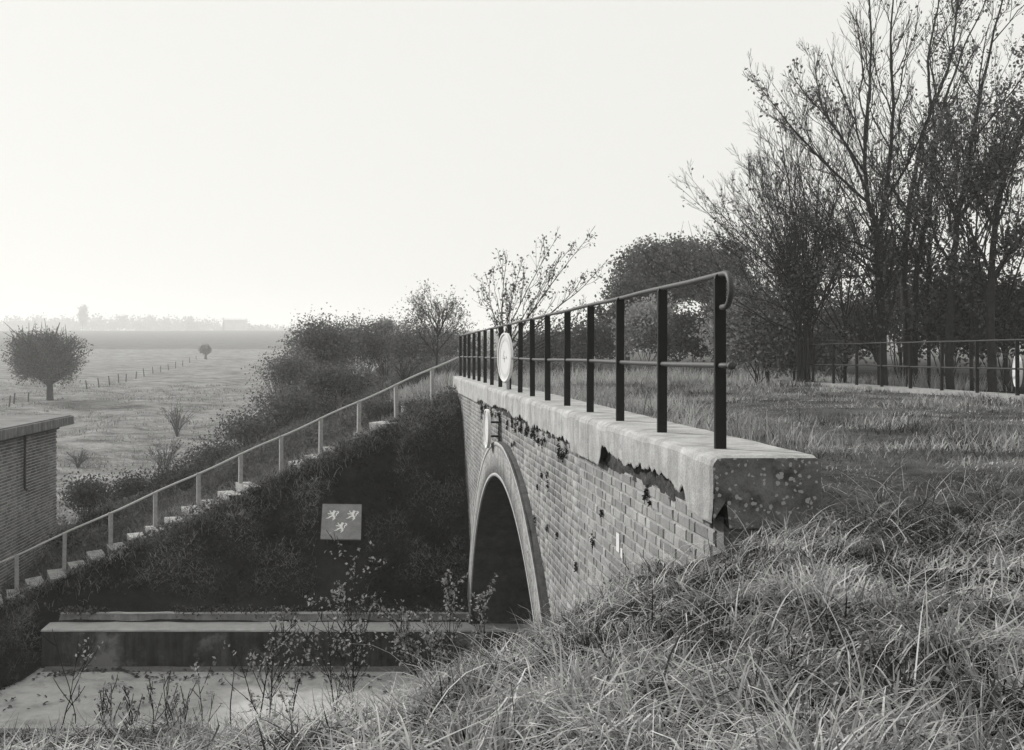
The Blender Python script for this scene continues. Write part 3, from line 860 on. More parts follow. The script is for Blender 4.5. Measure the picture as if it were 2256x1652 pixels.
# ------------------------------------------------------------------ grass in the foreground, on the deck, on the banks
parts = []
for (x0, x1, y0, y1, dens, sg, lf) in [(-2.2, 3.4, 1.15, 3.4, 6200, 4, 1.0), (-1.6, 5.6, 3.4, 5.7, 3600, 3, 1.0), (-5.5, 1.78, 5.7, 9.0, 900, 3, 1.15), (-9, 1.78, 9.0, 12.5, 420, 3, 1.35)]:
    x, y = scatter(x0, x1, y0, y1, dens)
    k = off_coping(x, y); x, y = x[k], y[k]
    # tussocks: blades gather round centres and lean away from them
    cell = 0.34
    cx = (np.floor(x / cell) + 0.5 + (_hash(np.floor(x / cell).astype(np.int64), np.floor(y / cell).astype(np.int64), 3) - .5) * .9) * cell
    cy = (np.floor(y / cell) + 0.5 + (_hash(np.floor(x / cell).astype(np.int64), np.floor(y / cell).astype(np.int64), 4) - .5) * .9) * cell
    pull = rng.uniform(-0.1, 0.6, len(x))
    x2, y2 = x + (cx - x) * pull, y + (cy - y) * pull
    k = off_coping(x2, y2); x, y, x2, y2, cx, cy = x[k], y[k], x2[k], y2[k], cx[k], cy[k]
    n = len(x)
    hf = np.clip(0.45 * fbm(x * 1.3, y * 1.3, 40) + 0.75 * fbm(x * 2.1 + 3, y * 2.1, 13) - 0.1, 0.05, 1); tf = fbm(x * 2.4, y * 2.4, 44)
    hole = np.clip((fbm(x * 1.9, y * 1.9, 48) - 0.36) / 0.16, 0.55, 1)
    P = np.stack([x2, y2, top_z(x2, y2) - 0.01], -1)
    near_crest = np.clip((y - 2.0) / 3, 0, 1)
    L = (0.045 + 0.165 * hf * rng.uniform(0.4, 1.6, n)) * lf * hole * np.interp(x, [-1.2, 0.1], [0.55, 1.0]) * np.where((x > 2.0) & (y > 3.6), 0.75, 1.0)
    az = np.arctan2(y - cy, x - cx) + rng.normal(0, 0.8, n)
    T = -0.04 + 0.66 * np.clip(tf * 2.4 - 0.7, 0, 1) * hole + rng.normal(0.04, 0.16, n) + np.where(rng.random(n) < 0.09, 0.4, 0)
    parts.append(blades(P, L, 0.0026 + 0.0068 * rng.random(n) ** 1.6 * lf, rng.uniform(0.2, 1.3, n), rng.uniform(0.2, 2.8, n), T, az, sg))
# long dry straws lying over the tussocks
n = 3200
x = rng.uniform(-0.6, 4.5, n); y = rng.uniform(1.2, 6.2, n); k = off_coping(x, y); x, y = x[k], y[k]; n = len(x)
P = np.stack([x, y, top_z(x, y) + 0.02], -1)
parts.append(blades(P, rng.uniform(0.14, 0.36, n), rng.uniform(0.002, 0.0055, n), rng.uniform(0.5, 1.3, n), rng.uniform(0.3, 1.6, n), rng.uniform(0.4, 0.95, n), None, 6))
# flattened dead thatch
n = 26000
y = 1.2 + 4.8 * rng.random(n) ** 1.5; x = rng.uniform(-1.6, 5.2, n); k = off_coping(x, y); x, y = x[k], y[k]; n = len(x)
th = fbm(x * 1.8, y * 1.8, 49)
parts.append(blades(np.stack([x, y, top_z(x, y) + rng.uniform(0.005, 0.06, n)], -1), rng.uniform(0.06, 0.2, n), rng.uniform(0.003, 0.009, n), rng.uniform(1.1, 1.55, n), rng.normal(0, 0.5, n), np.clip(th * 1.8 - 0.6, 0, 0.7) + rng.normal(0, .12, n), None, 3))
# broad weed leaves among the grass
n = 2600
x = rng.uniform(-1.8, 5, n); y = rng.uniform(1.3, 6.0, n); k = off_coping(x, y) & (fbm(x * 1.4, y * 1.4, 47) > 0.5); x, y = x[k], y[k]; n = len(x)
parts4 = leaf_quads(np.stack([x, y, top_z(x, y) + rng.uniform(0.02, 0.08, n)], -1), 0.010, rng.uniform(0.05, 0.4, n), flat=0.8)
parts.append(parts4)
stuff('grass', parts, M['grass'], 'long tangled dry grass covering the near bank', 'grass')

parts = []
# turf of the carriageway
for (y0, y1, dens) in [(5.4, 9, 520), (9, 14, 330), (14, 27.5, 190)]:
    x, y = scatter(2.36, 11.0, y0, y1, dens * 1.25); n = len(x)
    hf = fbm(x * 0.9, y * 0.9, 60); tf = fbm(x * 0.6, y * 0.6, 61)
    verge = np.exp(-((x - 2.4) / 0.9) ** 2) * np.clip((y - 7) / 3, 0, 1)
    L = (0.025 + 0.17 * np.clip(hf * 1.8 - 0.4, 0, 1) ** 2 + 0.22 * verge * rng.random(n)) * rng.uniform(0.5, 1.6, n)
    T = 0.08 + 0.75 * np.clip(fbm(x * 1.6, y * 1.6, 63) * 2.4 - 0.75, 0, 1) + 0.35 * verge + rng.normal(0, 0.12, n)
    P = np.stack([x, y, deck_z(x, y) - 0.01], -1)
    parts.append(blades(P, L, 0.004 + 0.0011 * y * rng.random(n), rng.uniform(0.1, 0.8, n), rng.uniform(0.1, 1.5, n), T, None, 2))
stuff('turf', parts, M['grass_dark'], 'short rough turf on the old carriageway between the railings', 'turf')

parts = []
# long pale grass beyond the bridge and along the top of the bank
x, y = scatter(-2.5, 16, 26.3, 38, 95); n = len(x)
k = (x > flank_z(x) * 0 - 1.8); x, y = x[k], y[k]; n = len(x)
T = 0.35 + 0.5 * fbm(x * 0.5, y * 0.5, 70) + rng.normal(0, 0.12, n)
P = np.stack([x, y, top_z(x, y) - 0.02], -1)
tallg = np.clip(fbm(x * 0.4, y * 0.4, 71) * 1.6 - 0.3, 0.15, 1)
parts.append(blades(P, rng.uniform(0.25, 0.85, n) * tallg, rng.uniform(0.012, 0.03, n), rng.uniform(0.0, 0.4, n), rng.uniform(0.1, 0.9, n), T, None, 3))
# strip behind the coping
x, y = scatter(2.4, 4.2, 9, 26.5, 260); n = len(x)
P = np.stack([x, y, deck_z(x, y) - 0.02], -1)
tallg = np.clip(fbm(x * 0.9, y * 0.5, 77) * 1.7 - 0.35, 0.1, 1)
parts.append(blades(P, rng.uniform(0.12, 0.45, n) * tallg, rng.uniform(0.005, 0.014, n), rng.uniform(0.0, 0.45, n), rng.uniform(0.1, 1.0, n), 0.3 + 0.55 * fbm(x * 0.8, y * 0.8, 78) + rng.normal(0, 0.12, n), None, 3))
stuff('tall_grass', parts, M['grass'], 'tall pale grass behind the coping and beyond the bridge', 'grass')

parts = []
# rough grass along the steps and down the flank
x, y = scatter(-9.5, 1.6, 20.8, 33, 170)
k = (y > stair_y(x) - 2.0) & (ground_z(x, y) > field_z(x, y) - 0.05); x, y = x[k], y[k]
dperp = y - stair_y(x)
k = ~((dperp > -0.35) & (dperp < 0.85) & (rng.random(len(x)) < np.where(x < -3.2, 0.93, 0.35))); x, y = x[k], y[k]; n = len(x)
P = np.stack([x, y, ground_z(x, y) - 0.02], -1)
parts.append(blades(P, rng.uniform(0.1, 0.4, n), rng.uniform(0.01, 0.02, n), rng.uniform(0.1, 0.8, n), rng.uniform(0.2, 1.6, n), 0.15 + 0.65 * fbm(x * 1.4, y * 1.4, 81) + rng.normal(0, 0.08, n), None, 3))
stuff('bank_grass', parts, M['grass_dark'], 'rough grass on the bank around the steps', 'grass')

x, y = scatter(-10.5, 0.2, 22.5, 40, 520)
k = (y > stair_y(x) + 0.9) & (ground_z(x, y) > field_z(x, y) + 0.0) & ~((x < -8.6) & (y < 30.3)); x, y = x[k], y[k]; n = len(x)
cl = fbm(x * 0.75, y * 0.75, 84); hgt = np.clip((cl - 0.3) * 2.2, 0.05, 0.85) * np.clip((y - stair_y(x) - 0.6) / 1.5, 0.15, 1)
hh = hgt * rng.random(n) ** 0.6
P = np.stack([x, y, ground_z(x, y) + hh], -1)
bl_n = 9000; i = rng.integers(0, n, bl_n)
stuff('brambles', [leaf_quads(P, 0.045, 0.05 + 0.5 * fbm(x * 1.3, y * 1.3, 85) + 0.35 * rng.random(n), flat=0.3),
      blades(P[i], rng.uniform(0.2, 0.8, bl_n), rng.uniform(0.008, 0.016, bl_n), rng.uniform(0.1, 1.0, bl_n), rng.uniform(0.4, 2.0, bl_n), rng.uniform(0.1, 0.9, bl_n), None, 4)],
      M['leaf_dark'], 'matted brambles covering the flank of the embankment', 'brambles')
# dark creeping cover on the slope that faces the cutting
x, y = scatter(-10.5, 1.75, 19.0, 25.6, 750)
k = ~((np.abs(x - bc[0]) < 0.5) & (y < bc[1] + 0.55) & (y > bc[1] - 0.75)) ; x, y = x[k], y[k]
k = (y < stair_y(x) - 0.9) & ((y > 21.15) | (x < -6.75)) & (ground_z(x, y) > BED - 0.05); x, y = x[k], y[k]; n = len(x)
cl = fbm(x * 1.3, y * 2.0, 90); hgt = np.clip((cl - 0.35) * 1.1, 0.02, 0.42)
hgt = hgt * np.clip((stair_y(x) - y) / 1.2, 0.1, 1)
P = np.stack([x, y, ground_z(x, y) + hgt * rng.random(n)], -1)
T = 0.01 + 0.55 * np.clip(cl * 3.2 - 1.35, 0, 1) * rng.random(n) + np.where(rng.random(n) < 0.012, 0.5, 0)
bl_n = 34000
i = rng.integers(0, n, bl_n)
stuff('ground_cover', [leaf_quads(P, 0.028, T, flat=0.8),
      blades(P[i], rng.uniform(0.08, 0.34, bl_n), rng.uniform(0.005, 0.013, bl_n), rng.uniform(0.5, 1.4, bl_n), rng.uniform(0.2, 1.6, bl_n), 0.04 + 0.9 * np.clip(cl[i] * 3.6 - 1.6, 0, 1) * rng.random(bl_n), None, 3)],
      M['ivy'], 'dark creeping plants matting the shaded slope', 'ground cover')
# plants trailing over the top of the retaining wall, and moss under the broken coping
xk = np.concatenate([rng.uniform(-6.3, 1.6, 16), [-2.4, -2.0, 0.2, 0.7, 1.1]])
i = rng.integers(0, len(xk), 3600)
P = np.stack([xk[i] + rng.normal(0, 0.18, len(i)), 20.98 - np.abs(rng.normal(0, 0.06, len(i))) + rng.uniform(0, 0.25, len(i)), -5.15 - np.abs(rng.normal(0, 0.07, len(i))) + 0.1 * rng.random(len(i))], -1)
stuff('trailing_plants', [leaf_quads(P, 0.028, 0.1 + 0.5 * rng.random(len(i)) ** 2, flat=0.2)], M['ivy'], 'dark plants trailing over the top of the concrete wall', 'plants')
yk = np.concatenate([rng.uniform(10.2, 19.3, 51), rng.uniform(6.1, 8.4, 3), rng.uniform(8, 20, 26)])
zk = np.concatenate([-0.93 - np.abs(rng.normal(0, 0.06, 54)), rng.uniform(-2.0, -1.0, 26)])
i = rng.integers(0, len(yk), 4200)
sz = rng.uniform(0.008, 0.03, len(yk)) * np.interp(yk, [6, 12], [0.6, 1.2])
P = np.stack([1.812 - np.abs(rng.normal(0, 0.008, len(i))), yk[i] + rng.normal(0, 1, len(i)) * sz[i], zk[i] + rng.normal(0, 1, len(i)) * sz[i] * 1.1], -1)
k = (P[:, 1] - YA) ** 2 + (P[:, 2] - ZA) ** 2 > (RO + 0.05) ** 2
P = P[k]
stuff('moss', [leaf_quads(P, 0.011, 0.12 * rng.random(len(P)), flat=0.0)], M['ivy'], 'black moss tufts on the brick face under the coping', 'moss')
# fallen leaves on the paving
n = 900
x = rng.uniform(-9, 2, n); y = np.where(rng.random(n) < 0.7, 20.0 + rng.normal(0, 0.12, n) + 0.15 * np.sin(x * 2.0), rng.uniform(17.4, 20.4, n))
k = (y < 20.4) & (y > 17.2) & ((rng.random(n) < 0.15) | (fbm(x * 1.5, y * 2, 95) > 0.48)); x, y = x[k], y[k]
P = np.stack([x, y, BED + 0.012 + 0.03 * rng.random(len(x))], -1)
stuff('fallen_leaves', [leaf_quads(P, 0.05, 0.1 + 0.5 * rng.random(len(x)) ** 3, flat=2.0)], M['litter'], 'dead leaves drifted along the foot of the concrete wall', 'leaves')

# tussocks of the pasture
x = rng.uniform(-45, 0.0, 60000); y = 30 + 85 * rng.random(60000) ** 1.4
k = (flank_z(x) < field_z(x, y) + 0.1) & (x > -0.4 * y - 3) & ~((x < -8.7) & (y < 30.2)); x, y = x[k], y[k]; n = len(x)
tus = np.clip((fbm(x * 0.45, y * 0.45, 101) - 0.45) / 0.15, 0, 1)
P = np.stack([x, y, ground_z(x, y) - 0.02], -1)
stuff('pasture_grass', [blades(P, (0.06 + 0.28 * tus) * rng.uniform(0.5, 1.3, n), 0.014 + 0.0005 * y, rng.uniform(0.2, 1.0, n), rng.uniform(0.2, 1.4, n), 0.55 - 0.38 * tus * rng.random(n) + rng.normal(0, 0.12, n), None, 2)],
      M['grass'], 'tussocky pale pasture below the embankment', 'grass')

# ------------------------------------------------------------------ trees and shrubs
def smooth_path(P, n):
    P = np.asarray(P, float)
    s = np.concatenate([[0], np.cumsum(np.linalg.norm(np.diff(P, axis=0), axis=1))])
    q = np.linspace(0, s[-1], n)
    out = np.stack([np.interp(q, s, P[:, k]) for k in range(3)], -1)
    for _ in range(2):
        out[1:-1] = 0.5 * out[1:-1] + 0.25 * (out[:-2] + out[2:])
    return out

def wander(P, amp):
    n = len(P); w = np.cumsum(rng.normal(0, amp, (n, 3)), axis=0); w -= np.linspace(0, 1, n)[:, None] * w[-1]
    w[0] = 0
    return P + w

def shoots(mb, P, r, nchild, ratio, spread, lvl, tips, up=0.35, rmin=0.004, s0=0.25, sides=(5, 4, 3), lmax=9):
    """side branches off a limb; tips collects twig points for the leaves"""
    L = np.linalg.norm(np.diff(P, axis=0), axis=1).sum()
    n = len(P)
    for c in range(nchild):
        s = s0 + (1 - s0) * (c + rng.random()) / nchild
        i = min(int(s * (n - 1)), n - 2)
        T = P[i + 1] - P[i]; T /= np.linalg.norm(T) + 1e-9
        d = rng.normal(size=3); d -= T * d.dot(T); d /= np.linalg.norm(d) + 1e-9
        a = spread * rng.uniform(0.6, 1.3)
        D = T * math.cos(a) + d * math.sin(a) + np.array([0, 0, up * rng.random()])
        D /= np.linalg.norm(D)
        l = min(L * ratio * (1.15 - 0.75 * s) * rng.uniform(0.55, 1.25), lmax)
        r0 = max(np.interp(s, [0, 1], [r[0], r[-1]]) * 0.6, rmin)
        m = max(4, min(9, int(l / 0.25) + 3))
        Q = P[i] + D[None] * np.linspace(0, l, m)[:, None]
        Q[:, 2] += up * 0.25 * l * np.linspace(0, 1, m) ** 2
        Q = wander(Q, 0.02 * l)
        rr = np.linspace(r0, max(r0 * 0.3, rmin * 0.7), m)
        mb.tube(Q, rr, sides[min(lvl, 2)], cap=False)
        if lvl < len(sides) - 1 and l > 0.25:
            shoots(mb, Q, rr, max(2, int(nchild * 0.62)), 0.55, spread, lvl + 1, tips, up, rmin, 0.2, sides)
        else:
            tips.append(Q[1:])

def woody(name, label, cat, base, stems, kids, ratio=0.42, spread=0.6, up=0.4, rmin=0.005, leaf=None, group=None, bark='bark', sides=(5, 4, 3), extra_leaf=None, s0=0.25, lmax=9):
    """stems: list of (points, r0, r1); leaf: dict(n, size, mat, tone, sig, fn)"""
    root = empty(name, base, label, cat, group)
    tm = MB(); bm = MB() if len(stems) > 1 else tm; tips = []
    for (P, r0, r1) in stems:
        Q = wander(smooth_path(P, max(8, int(len(P) * 4))), 0.012 * max(0.2, np.linalg.norm(np.asarray(P[-1]) - np.asarray(P[0])) / 8))
        rr = np.linspace(r0, r1, len(Q))
        tm.tube(Q, rr, 8 if r0 > 0.05 else 5)
        shoots(bm, Q, rr, kids, ratio, spread, 0, tips, up, rmin, s0, sides, lmax)
        tips.append(Q[len(Q) * 2 // 3:])
    tm.build('trunk', M[bark], root, smooth=True)
    if bm is not tm and bm.n: bm.build('branches', M[bark], root)
    if leaf and leaf['n'] > 0:
        A = np.concatenate(tips)
        if leaf.get('fn') is not None:
            p = leaf['fn'](A); p = np.clip(p, 0, None)
            i = rng.choice(len(A), leaf['n'], p=p / p.sum())
        else:
            i = rng.integers(0, len(A), leaf['n'])
        C = A[i] + rng.normal(0, leaf.get('sig', 0.1), (leaf['n'], 3))
        t0, t1 = leaf.get('tone', (0.1, 0.8))
        tn = t0 + (t1 - t0) * (0.55 * rng.random(len(A))[i] + 0.45 * rng.random(leaf['n']))
        parts = [leaf_quads(C, leaf['size'], tn, flat=0.3)]
        if extra_leaf is not None: parts.append(extra_leaf)
        V, Fq, T = join(parts)
        mk('crown', V, Fq, M[leaf['mat']], root, tone=T)
    return root

def cloud(c, rad, nclump, per, size, tone, sig=0.16, bottom=-0.5):
    per = int(per * 1.5); size = size * 0.76
    """leaf clumps through the volume of a crown, thicker outside"""
    c = np.asarray(c, float); rad = np.asarray(rad, float)
    D = unit(nclump * 2); D = D[D[:, 2] > bottom][:nclump]
    lob = unit(9); lob[:, 2] = np.abs(lob[:, 2]) * 0.8
    am = rng.uniform(0.1, 0.8, 9)
    lf_ = 0.66 + np.max(am[None] * np.clip(D @ lob.T, 0, 1) ** 5, axis=1)[:, None]
    K = c + D * rad * (rng.random((len(D), 1)) ** 0.42) * lf_ * (0.85 + 0.3 * rng.random((len(D), 1)))
    i = np.repeat(np.arange(len(K)), per)
    C = K[i] + rng.normal(0, 1, (len(i), 3)) * rad.mean() * sig
    ct = rng.random(len(K))
    t = tone[0] + (tone[1] - tone[0]) * (0.68 * ct[i] + 0.32 * rng.random(len(i)))
    return leaf_quads(C, size, t, flat=0.3), K

def leafy(name, label, cat, base, c, rad, nclump, per, size, tone, mat, nst=7, r0=0.05, group=None, sig=0.16, bottom=-0.5, bark='bark', trunk_to=None):
    root = empty(name, base, label, cat, group)
    parts, K = cloud(c, rad, nclump, per, size, tone, sig, bottom)
    V, Fq, T = parts
    mb = MB(); base = np.asarray(base, float)
    fork = base if trunk_to is None else np.asarray(trunk_to, float)
    if trunk_to is not None:
        mb.tube(smooth_path([base - [0, 0, .2], (base + fork) / 2 + rng.normal(0, .03, 3), fork], 6), np.linspace(r0, r0 * 0.75, 6), 8)
    for k in rng.choice(len(K), min(nst, len(K)), replace=False):
        Q = wander(smooth_path([fork, fork * 0.55 + K[k] * 0.45 + np.array([0, 0, rad[2] * 0.12]), K[k]], 8), 0.02 * np.linalg.norm(rad))
        mb.tube(Q, np.linspace(r0 * 0.55, r0 * 0.08, 8), 4, cap=False)
        Q2 = K[k] + unit(3) * np.asarray(rad) * 0.4 + np.array([0, 0, 0.2 * rad[2]])
        for q in Q2: mb.tube(wander(smooth_path([Q[5], (Q[5] + q) / 2, q], 5), 0.01), np.linspace(r0 * 0.2, r0 * 0.05, 5), 3, cap=False)
    mb.build('trunk', M[bark], root, smooth=True)
    mk('crown', V, Fq, M[mat], root, tone=T)
    return root

def tw(pts, Y, dY=0.0):
    """trunk line read off the photograph, set at its own distance and leaning dY away"""
    n = len(pts)
    return [at(u, v, Y + dY * i / max(1, n - 1)) for i, (u, v) in enumerate(pts)]
def gb(u, Y): return np.array([(u - U0) * Y / F, Y, float(ground_z((u - U0) * Y / F, Y))])

GR = 'tall half-bare trees behind the thin railing'
lr = lambda A: np.clip((A[:, 0] - 12.0) / 4, 0.06, 1) * np.clip(1.25 - A[:, 2] / 8.0, 0.12, 1)
# the tall bare tree with a straight trunk
Y = 26.5
b = gb(1945, Y)
woody('bare_tree', 'tall tree with straight dark trunk forking into bare upright limbs', 'tree', b,
      [([b - [0, 0, .2]] + tw([(1942, 700), (1934, 600), (1937, 508)], Y, -0.2), 0.115, 0.085),
       (tw([(1937, 512), (1910, 441), (1906, 339), (1917, 237), (1922, 119), (1915, 0), (1908, -90)], Y, 1.0), 0.06, 0.010),
       (tw([(1937, 512), (1951, 441), (1961, 339), (1964, 237), (1957, 102), (1964, 0), (1970, -110)], Y, -0.8), 0.06, 0.010),
       (tw([(1909, 420), (1880, 350), (1859, 305), (1811, 237), (1795, 150), (1791, 102)], Y, 1.2), 0.04, 0.006),
       (tw([(1906, 385), (1890, 360), (1825, 264), (1780, 215), (1740, 163)], Y, -1.4), 0.035, 0.005),
       (tw([(1912, 446), (1896, 434), (1811, 356), (1740, 278), (1676, 197), (1652, 166)], Y, -0.5), 0.04, 0.005),
       (tw([(1951, 441), (1990, 380), (2020, 320), (2056, 230)], Y, -1.0), 0.04, 0.01),
       (tw([(1940, 560), (1890, 535), (1820, 520), (1760, 470)], Y, -1.2), 0.035, 0.006),
       (tw([(1938, 600), (1880, 610), (1800, 600)], Y, -1.0), 0.03, 0.006)],
      12, 0.36, 0.52, 0.42, 0.0045, dict(n=1500, size=0.05, mat='leaf_dark', tone=(0.1, 0.7), sig=0.10, fn=lambda A: np.clip(1.1 - A[:, 2] / 7.5, 0.06, 1)), GR, lmax=2.6)
Y = 27.6
b = gb(2000, Y)
woody('bare_tree', 'tree with two slender trunks rising together right of the straight trunk', 'tree', b,
      [([b - [0, 0, .2]] + tw([(1997, 700), (1995, 600), (2001, 454), (2018, 373), (2035, 288), (2056, 230), (2042, 136), (2069, 0), (2075, -80)], Y, 0.6), 0.10, 0.010),
       (tw([(2050, 245), (2070, 190), (2093, 136), (2110, 0), (2118, -90)], Y + .4, 0.4), 0.045, 0.01),
       ([b + [0.2, 0, -.2]] + tw([(2020, 620), (2045, 458), (2062, 305), (2090, 203), (2130, 88), (2164, 34), (2185, -40)], Y, -1.0), 0.085, 0.01),
       (tw([(2062, 310), (2052, 240), (2090, 150)], Y, -0.6), 0.035, 0.008)],
      12, 0.32, 0.52, 0.42, 0.0045, dict(n=2000, size=0.05, mat='leaf_dark', tone=(0.1, 0.7), sig=0.14, fn=lambda A: np.clip(1.1 - A[:, 2] / 6, 0.05, 1)), GR, lmax=2.4)
Y = 25.6
b = gb(2095, Y)
woody('leafy_tree', 'leaning tree still holding many leaves near the photo edge', 'tree', b,
      [([b - [0, 0, .2]] + tw([(2095, 680), (2110, 492), (2140, 305), (2164, 203), (2198, 51), (2210, 0), (2222, -80)], Y, 0.5), 0.10, 0.010),
       (tw([(2112, 480), (2170, 400), (2230, 330), (2290, 240)], Y, -0.8), 0.05, 0.008),
       (tw([(2125, 400), (2090, 330), (2095, 260)], Y, 1.0), 0.03, 0.006)],
      12, 0.38, 0.55, 0.35, 0.005, dict(n=3300, size=0.05, mat='leaf_dark', tone=(0.2, 1.0), sig=0.16, fn=lambda A: np.clip(1.1 - A[:, 2] / 9, 0.05, 1)), GR, lmax=2.2)
Y = 24.9
b = gb(2190, Y)
woody('leafy_tree', 'dense dark leafy tree filling the corner above the pale sign', 'tree', b,
      [([b - [0, 0, .2]] + tw([(2180, 640), (2195, 475), (2228, 356), (2254, 271), (2290, 120)], Y, 0.3), 0.11, 0.015),
       (tw([(2185, 620), (2230, 540), (2300, 470)], Y, -0.6), 0.07, 0.01),
       (tw([(2185, 640), (2120, 600), (2070, 560)], Y, 0.8), 0.05, 0.008),
       (tw([(2192, 500), (2160, 430), (2175, 350)], Y, 0.8), 0.04, 0.008)],
      12, 0.40, 0.6, 0.3, 0.005, dict(n=4200, size=0.052, mat='leaf_dark', tone=(0.1, 0.9), sig=0.18), GR, lmax=2.6)
# many-stemmed bare clump
Y = 27.4
b = gb(1772, Y)
fan = []
for (pts, r) in [([(1752, 600), (1750, 492), (1737, 424), (1723, 322), (1716, 270)], .06), ([(1765, 640), (1725, 560), (1680, 470), (1640, 400)], .035), ([(1770, 650), (1700, 560), (1640, 490), (1600, 455)], .03),
                 ([(1775, 600), (1778, 500), (1765, 400), (1752, 300)], .045), ([(1790, 620), (1825, 492), (1859, 373), (1868, 300)], .05), ([(1785, 640), (1800, 500), (1800, 420), (1815, 320)], .04),
                 ([(1760, 690), (1690, 610), (1620, 560), (1570, 530)], .03), ([(1760, 600), (1705, 490), (1670, 430), (1660, 360)], .03), ([(1790, 700), (1840, 600), (1880, 500)], .03), ([(1755, 690), (1660, 650), (1590, 640)], .025),
                 ([(1745, 560), (1700, 430), (1692, 350)], .028), ([(1770, 560), (1735, 440), (1745, 350)], .028)]:
    fan.append(([b + rng.normal(0, .12, 3) * [1, 1, 0]] + tw(pts, Y, rng.uniform(-1.2, 1.2)), r, 0.006))
woody('bare_coppice', 'many-stemmed bare clump fanning out beyond the end of the near railing', 'tree', b, fan, 13, 0.46, 0.46, 0.32, 0.004,
      dict(n=2600, size=0.05, mat='leaf_dark', tone=(0.1, 0.7), sig=0.1, fn=lambda A: np.clip(1.0 - A[:, 2] / 3.5, 0.02, 1)), GR, lmax=1.7)

# more long thin limbs fanning left and up from the straight trunk and its neighbours
def limbs(u, v_, Y, a0, a1, n, l0, l1, r):
    out = []
    for i in range(n):
        a = R(a0 + (a1 - a0) * (i + rng.random()) / n); l = rng.uniform(l0, l1)
        p0 = np.array([u + rng.uniform(-6, 6), v_ + rng.uniform(-70, 70)])
        pts = [p0 + l * q * np.array([math.sin(a), -math.cos(a)]) + np.array([0, -0.10 * l * q * q * abs(math.sin(a))]) for q in (0, .3, .6, 1.0)]
        out.append((tw([tuple(p) for p in pts], Y, rng.uniform(-2.5, 2.5)), r * rng.uniform(.7, 1.2), 0.004))
    return out
for (u, v_, Y, a0, a1, n, l0, l1, nm) in [
        (1936, 600, 26.4, -66, 12, 15, 240, 430, 'thin long-limbed stems crossing the straight trunk'),
        (2045, 560, 27.5, -45, 40, 13, 260, 470, 'thin long-limbed stems among the slender trunks'),
        (1775, 690, 27.6, -72, 45, 18, 200, 380, 'thin long-limbed stems among the bare clump'),
        (2140, 560, 25.8, -40, 35, 10, 240, 450, 'thin long-limbed stems among the leaning tree'),
        (1860, 700, 28.6, -60, 45, 15, 220, 430, 'thin long-limbed stems between the bare clump and the straight trunk'),
        (1690, 760, 30.0, -62, 20, 12, 150, 300, 'thin arching stems rising from the pale-leaved bush'),
        (2215, 620, 26.6, -50, 20, 10, 240, 440, 'thin long-limbed stems at the photo edge above the pale sign')]:
    b = gb(u, Y)
    woody('slender_tree', nm, 'tree', b, [([b, at(u, 760, Y), at(u, v_, Y)], 0.05, 0.04)] + limbs(u, v_, Y, a0, a1, n, l0, l1, 0.022), 9, 0.36, 0.45, 0.32, 0.0038,
          dict(n=1000, size=0.045, mat='leaf_dark', tone=(0.2, 0.9), sig=0.10, fn=lambda A: np.clip(1.15 - A[:, 2] / 5.0, 0.08, 1)), GR, lmax=1.5)
# undergrowth and leafy bushes behind the thin railing
def bush(u, v, Y, ru, rv, nclump, per, size, tone, mat, label, name='leafy_bush', cat='bush', group=None, rd=None, nst=8, sig=0.16, bottom=-0.5, r0=0.03):
    c = at(u, v, Y); k = Y / F
    b = np.array([c[0], c[1], float(top_z(c[0], c[1]))])
    return leafy(name, label, cat, b, c, (ru * k, rd or ru * k * 0.8, rv * k), nclump, per, size, tone, mat, nst, r0, group, sig, bottom)
UG = 'undergrowth below the tall trees'
bush(1672, 745, 29.2, 108, 120, 380, 26, 0.07, (0.2, 1.0), 'leaf', 'pale-leaved bush spilling past the end upright of the near railing', group=UG)
bush(1775, 785, 28.6, 90, 72, 200, 24, 0.065, (0.15, 0.9), 'leaf', 'low pale bush at the first upright of the thin railing', group=UG)
bush(1850, 740, 31.0, 105, 125, 200, 24, 0.075, (0.2, 0.9), 'leaf_dark', 'dark undergrowth left of the straight trunk', group=UG)
bush(1975, 700, 31.5, 115, 150, 200, 24, 0.075, (0.2, 1.0), 'leaf_dark', 'dark undergrowth behind the straight trunk', group=UG)
bush(2085, 710, 28.0, 105, 150, 210, 26, 0.075, (0.05, 0.6), 'leaf_dark', 'black undergrowth below the leaning tree', group=UG)
bush(2215, 720, 27.0, 110, 140, 220, 26, 0.075, (0.05, 0.6), 'leaf_dark', 'black leaf mass behind the pale sign back', group=UG)
bush(1985, 555, 28.5, 100, 75, 110, 18, 0.06, (0.1, 0.7), 'leaf_dark', 'leaf tuft hanging between the forked limbs', group=UG, bottom=-1)
# leafy trees beyond the end of the bridge
BG = 'leafy trees beyond the end of the bridge'
def btree(u, v, Y, ru, rv, nclump, per, size, tone, mat, label, name='leafy_tree', r0=0.13, sig=0.105, bottom=-0.6, group=BG):
    c = at(u, v, Y); k = Y / F; b = np.array([c[0], Y, float(ground_z(c[0], Y))])
    return leafy(name, label, 'tree', b, c, (ru * k, ru * k * 0.8, rv * k), nclump, per, size, tone, mat, 14, r0, group, sig, bottom, trunk_to=b * 0.45 + c * 0.55)
btree(1465, 615, 52, 120, 110, 300, 40, 0.105, (0.05, 1.0), 'leaf_dark', 'round leafy tree rising above the middle of the near railing')
btree(1570, 615, 56, 95, 100, 220, 36, 0.11, (0.05, 0.95), 'leaf_dark', 'leafy tree between the round crown and the bare clump')
btree(1380, 690, 47, 65, 95, 150, 34, 0.095, (0.05, 0.9), 'leaf_dark', 'low tree left of the round crown behind the railing')
bush(1430, 735, 40, 80, 82, 230, 22, 0.09, (0.35, 0.9), 'leaf', 'pale bush seen between the railing uprights', group=BG)
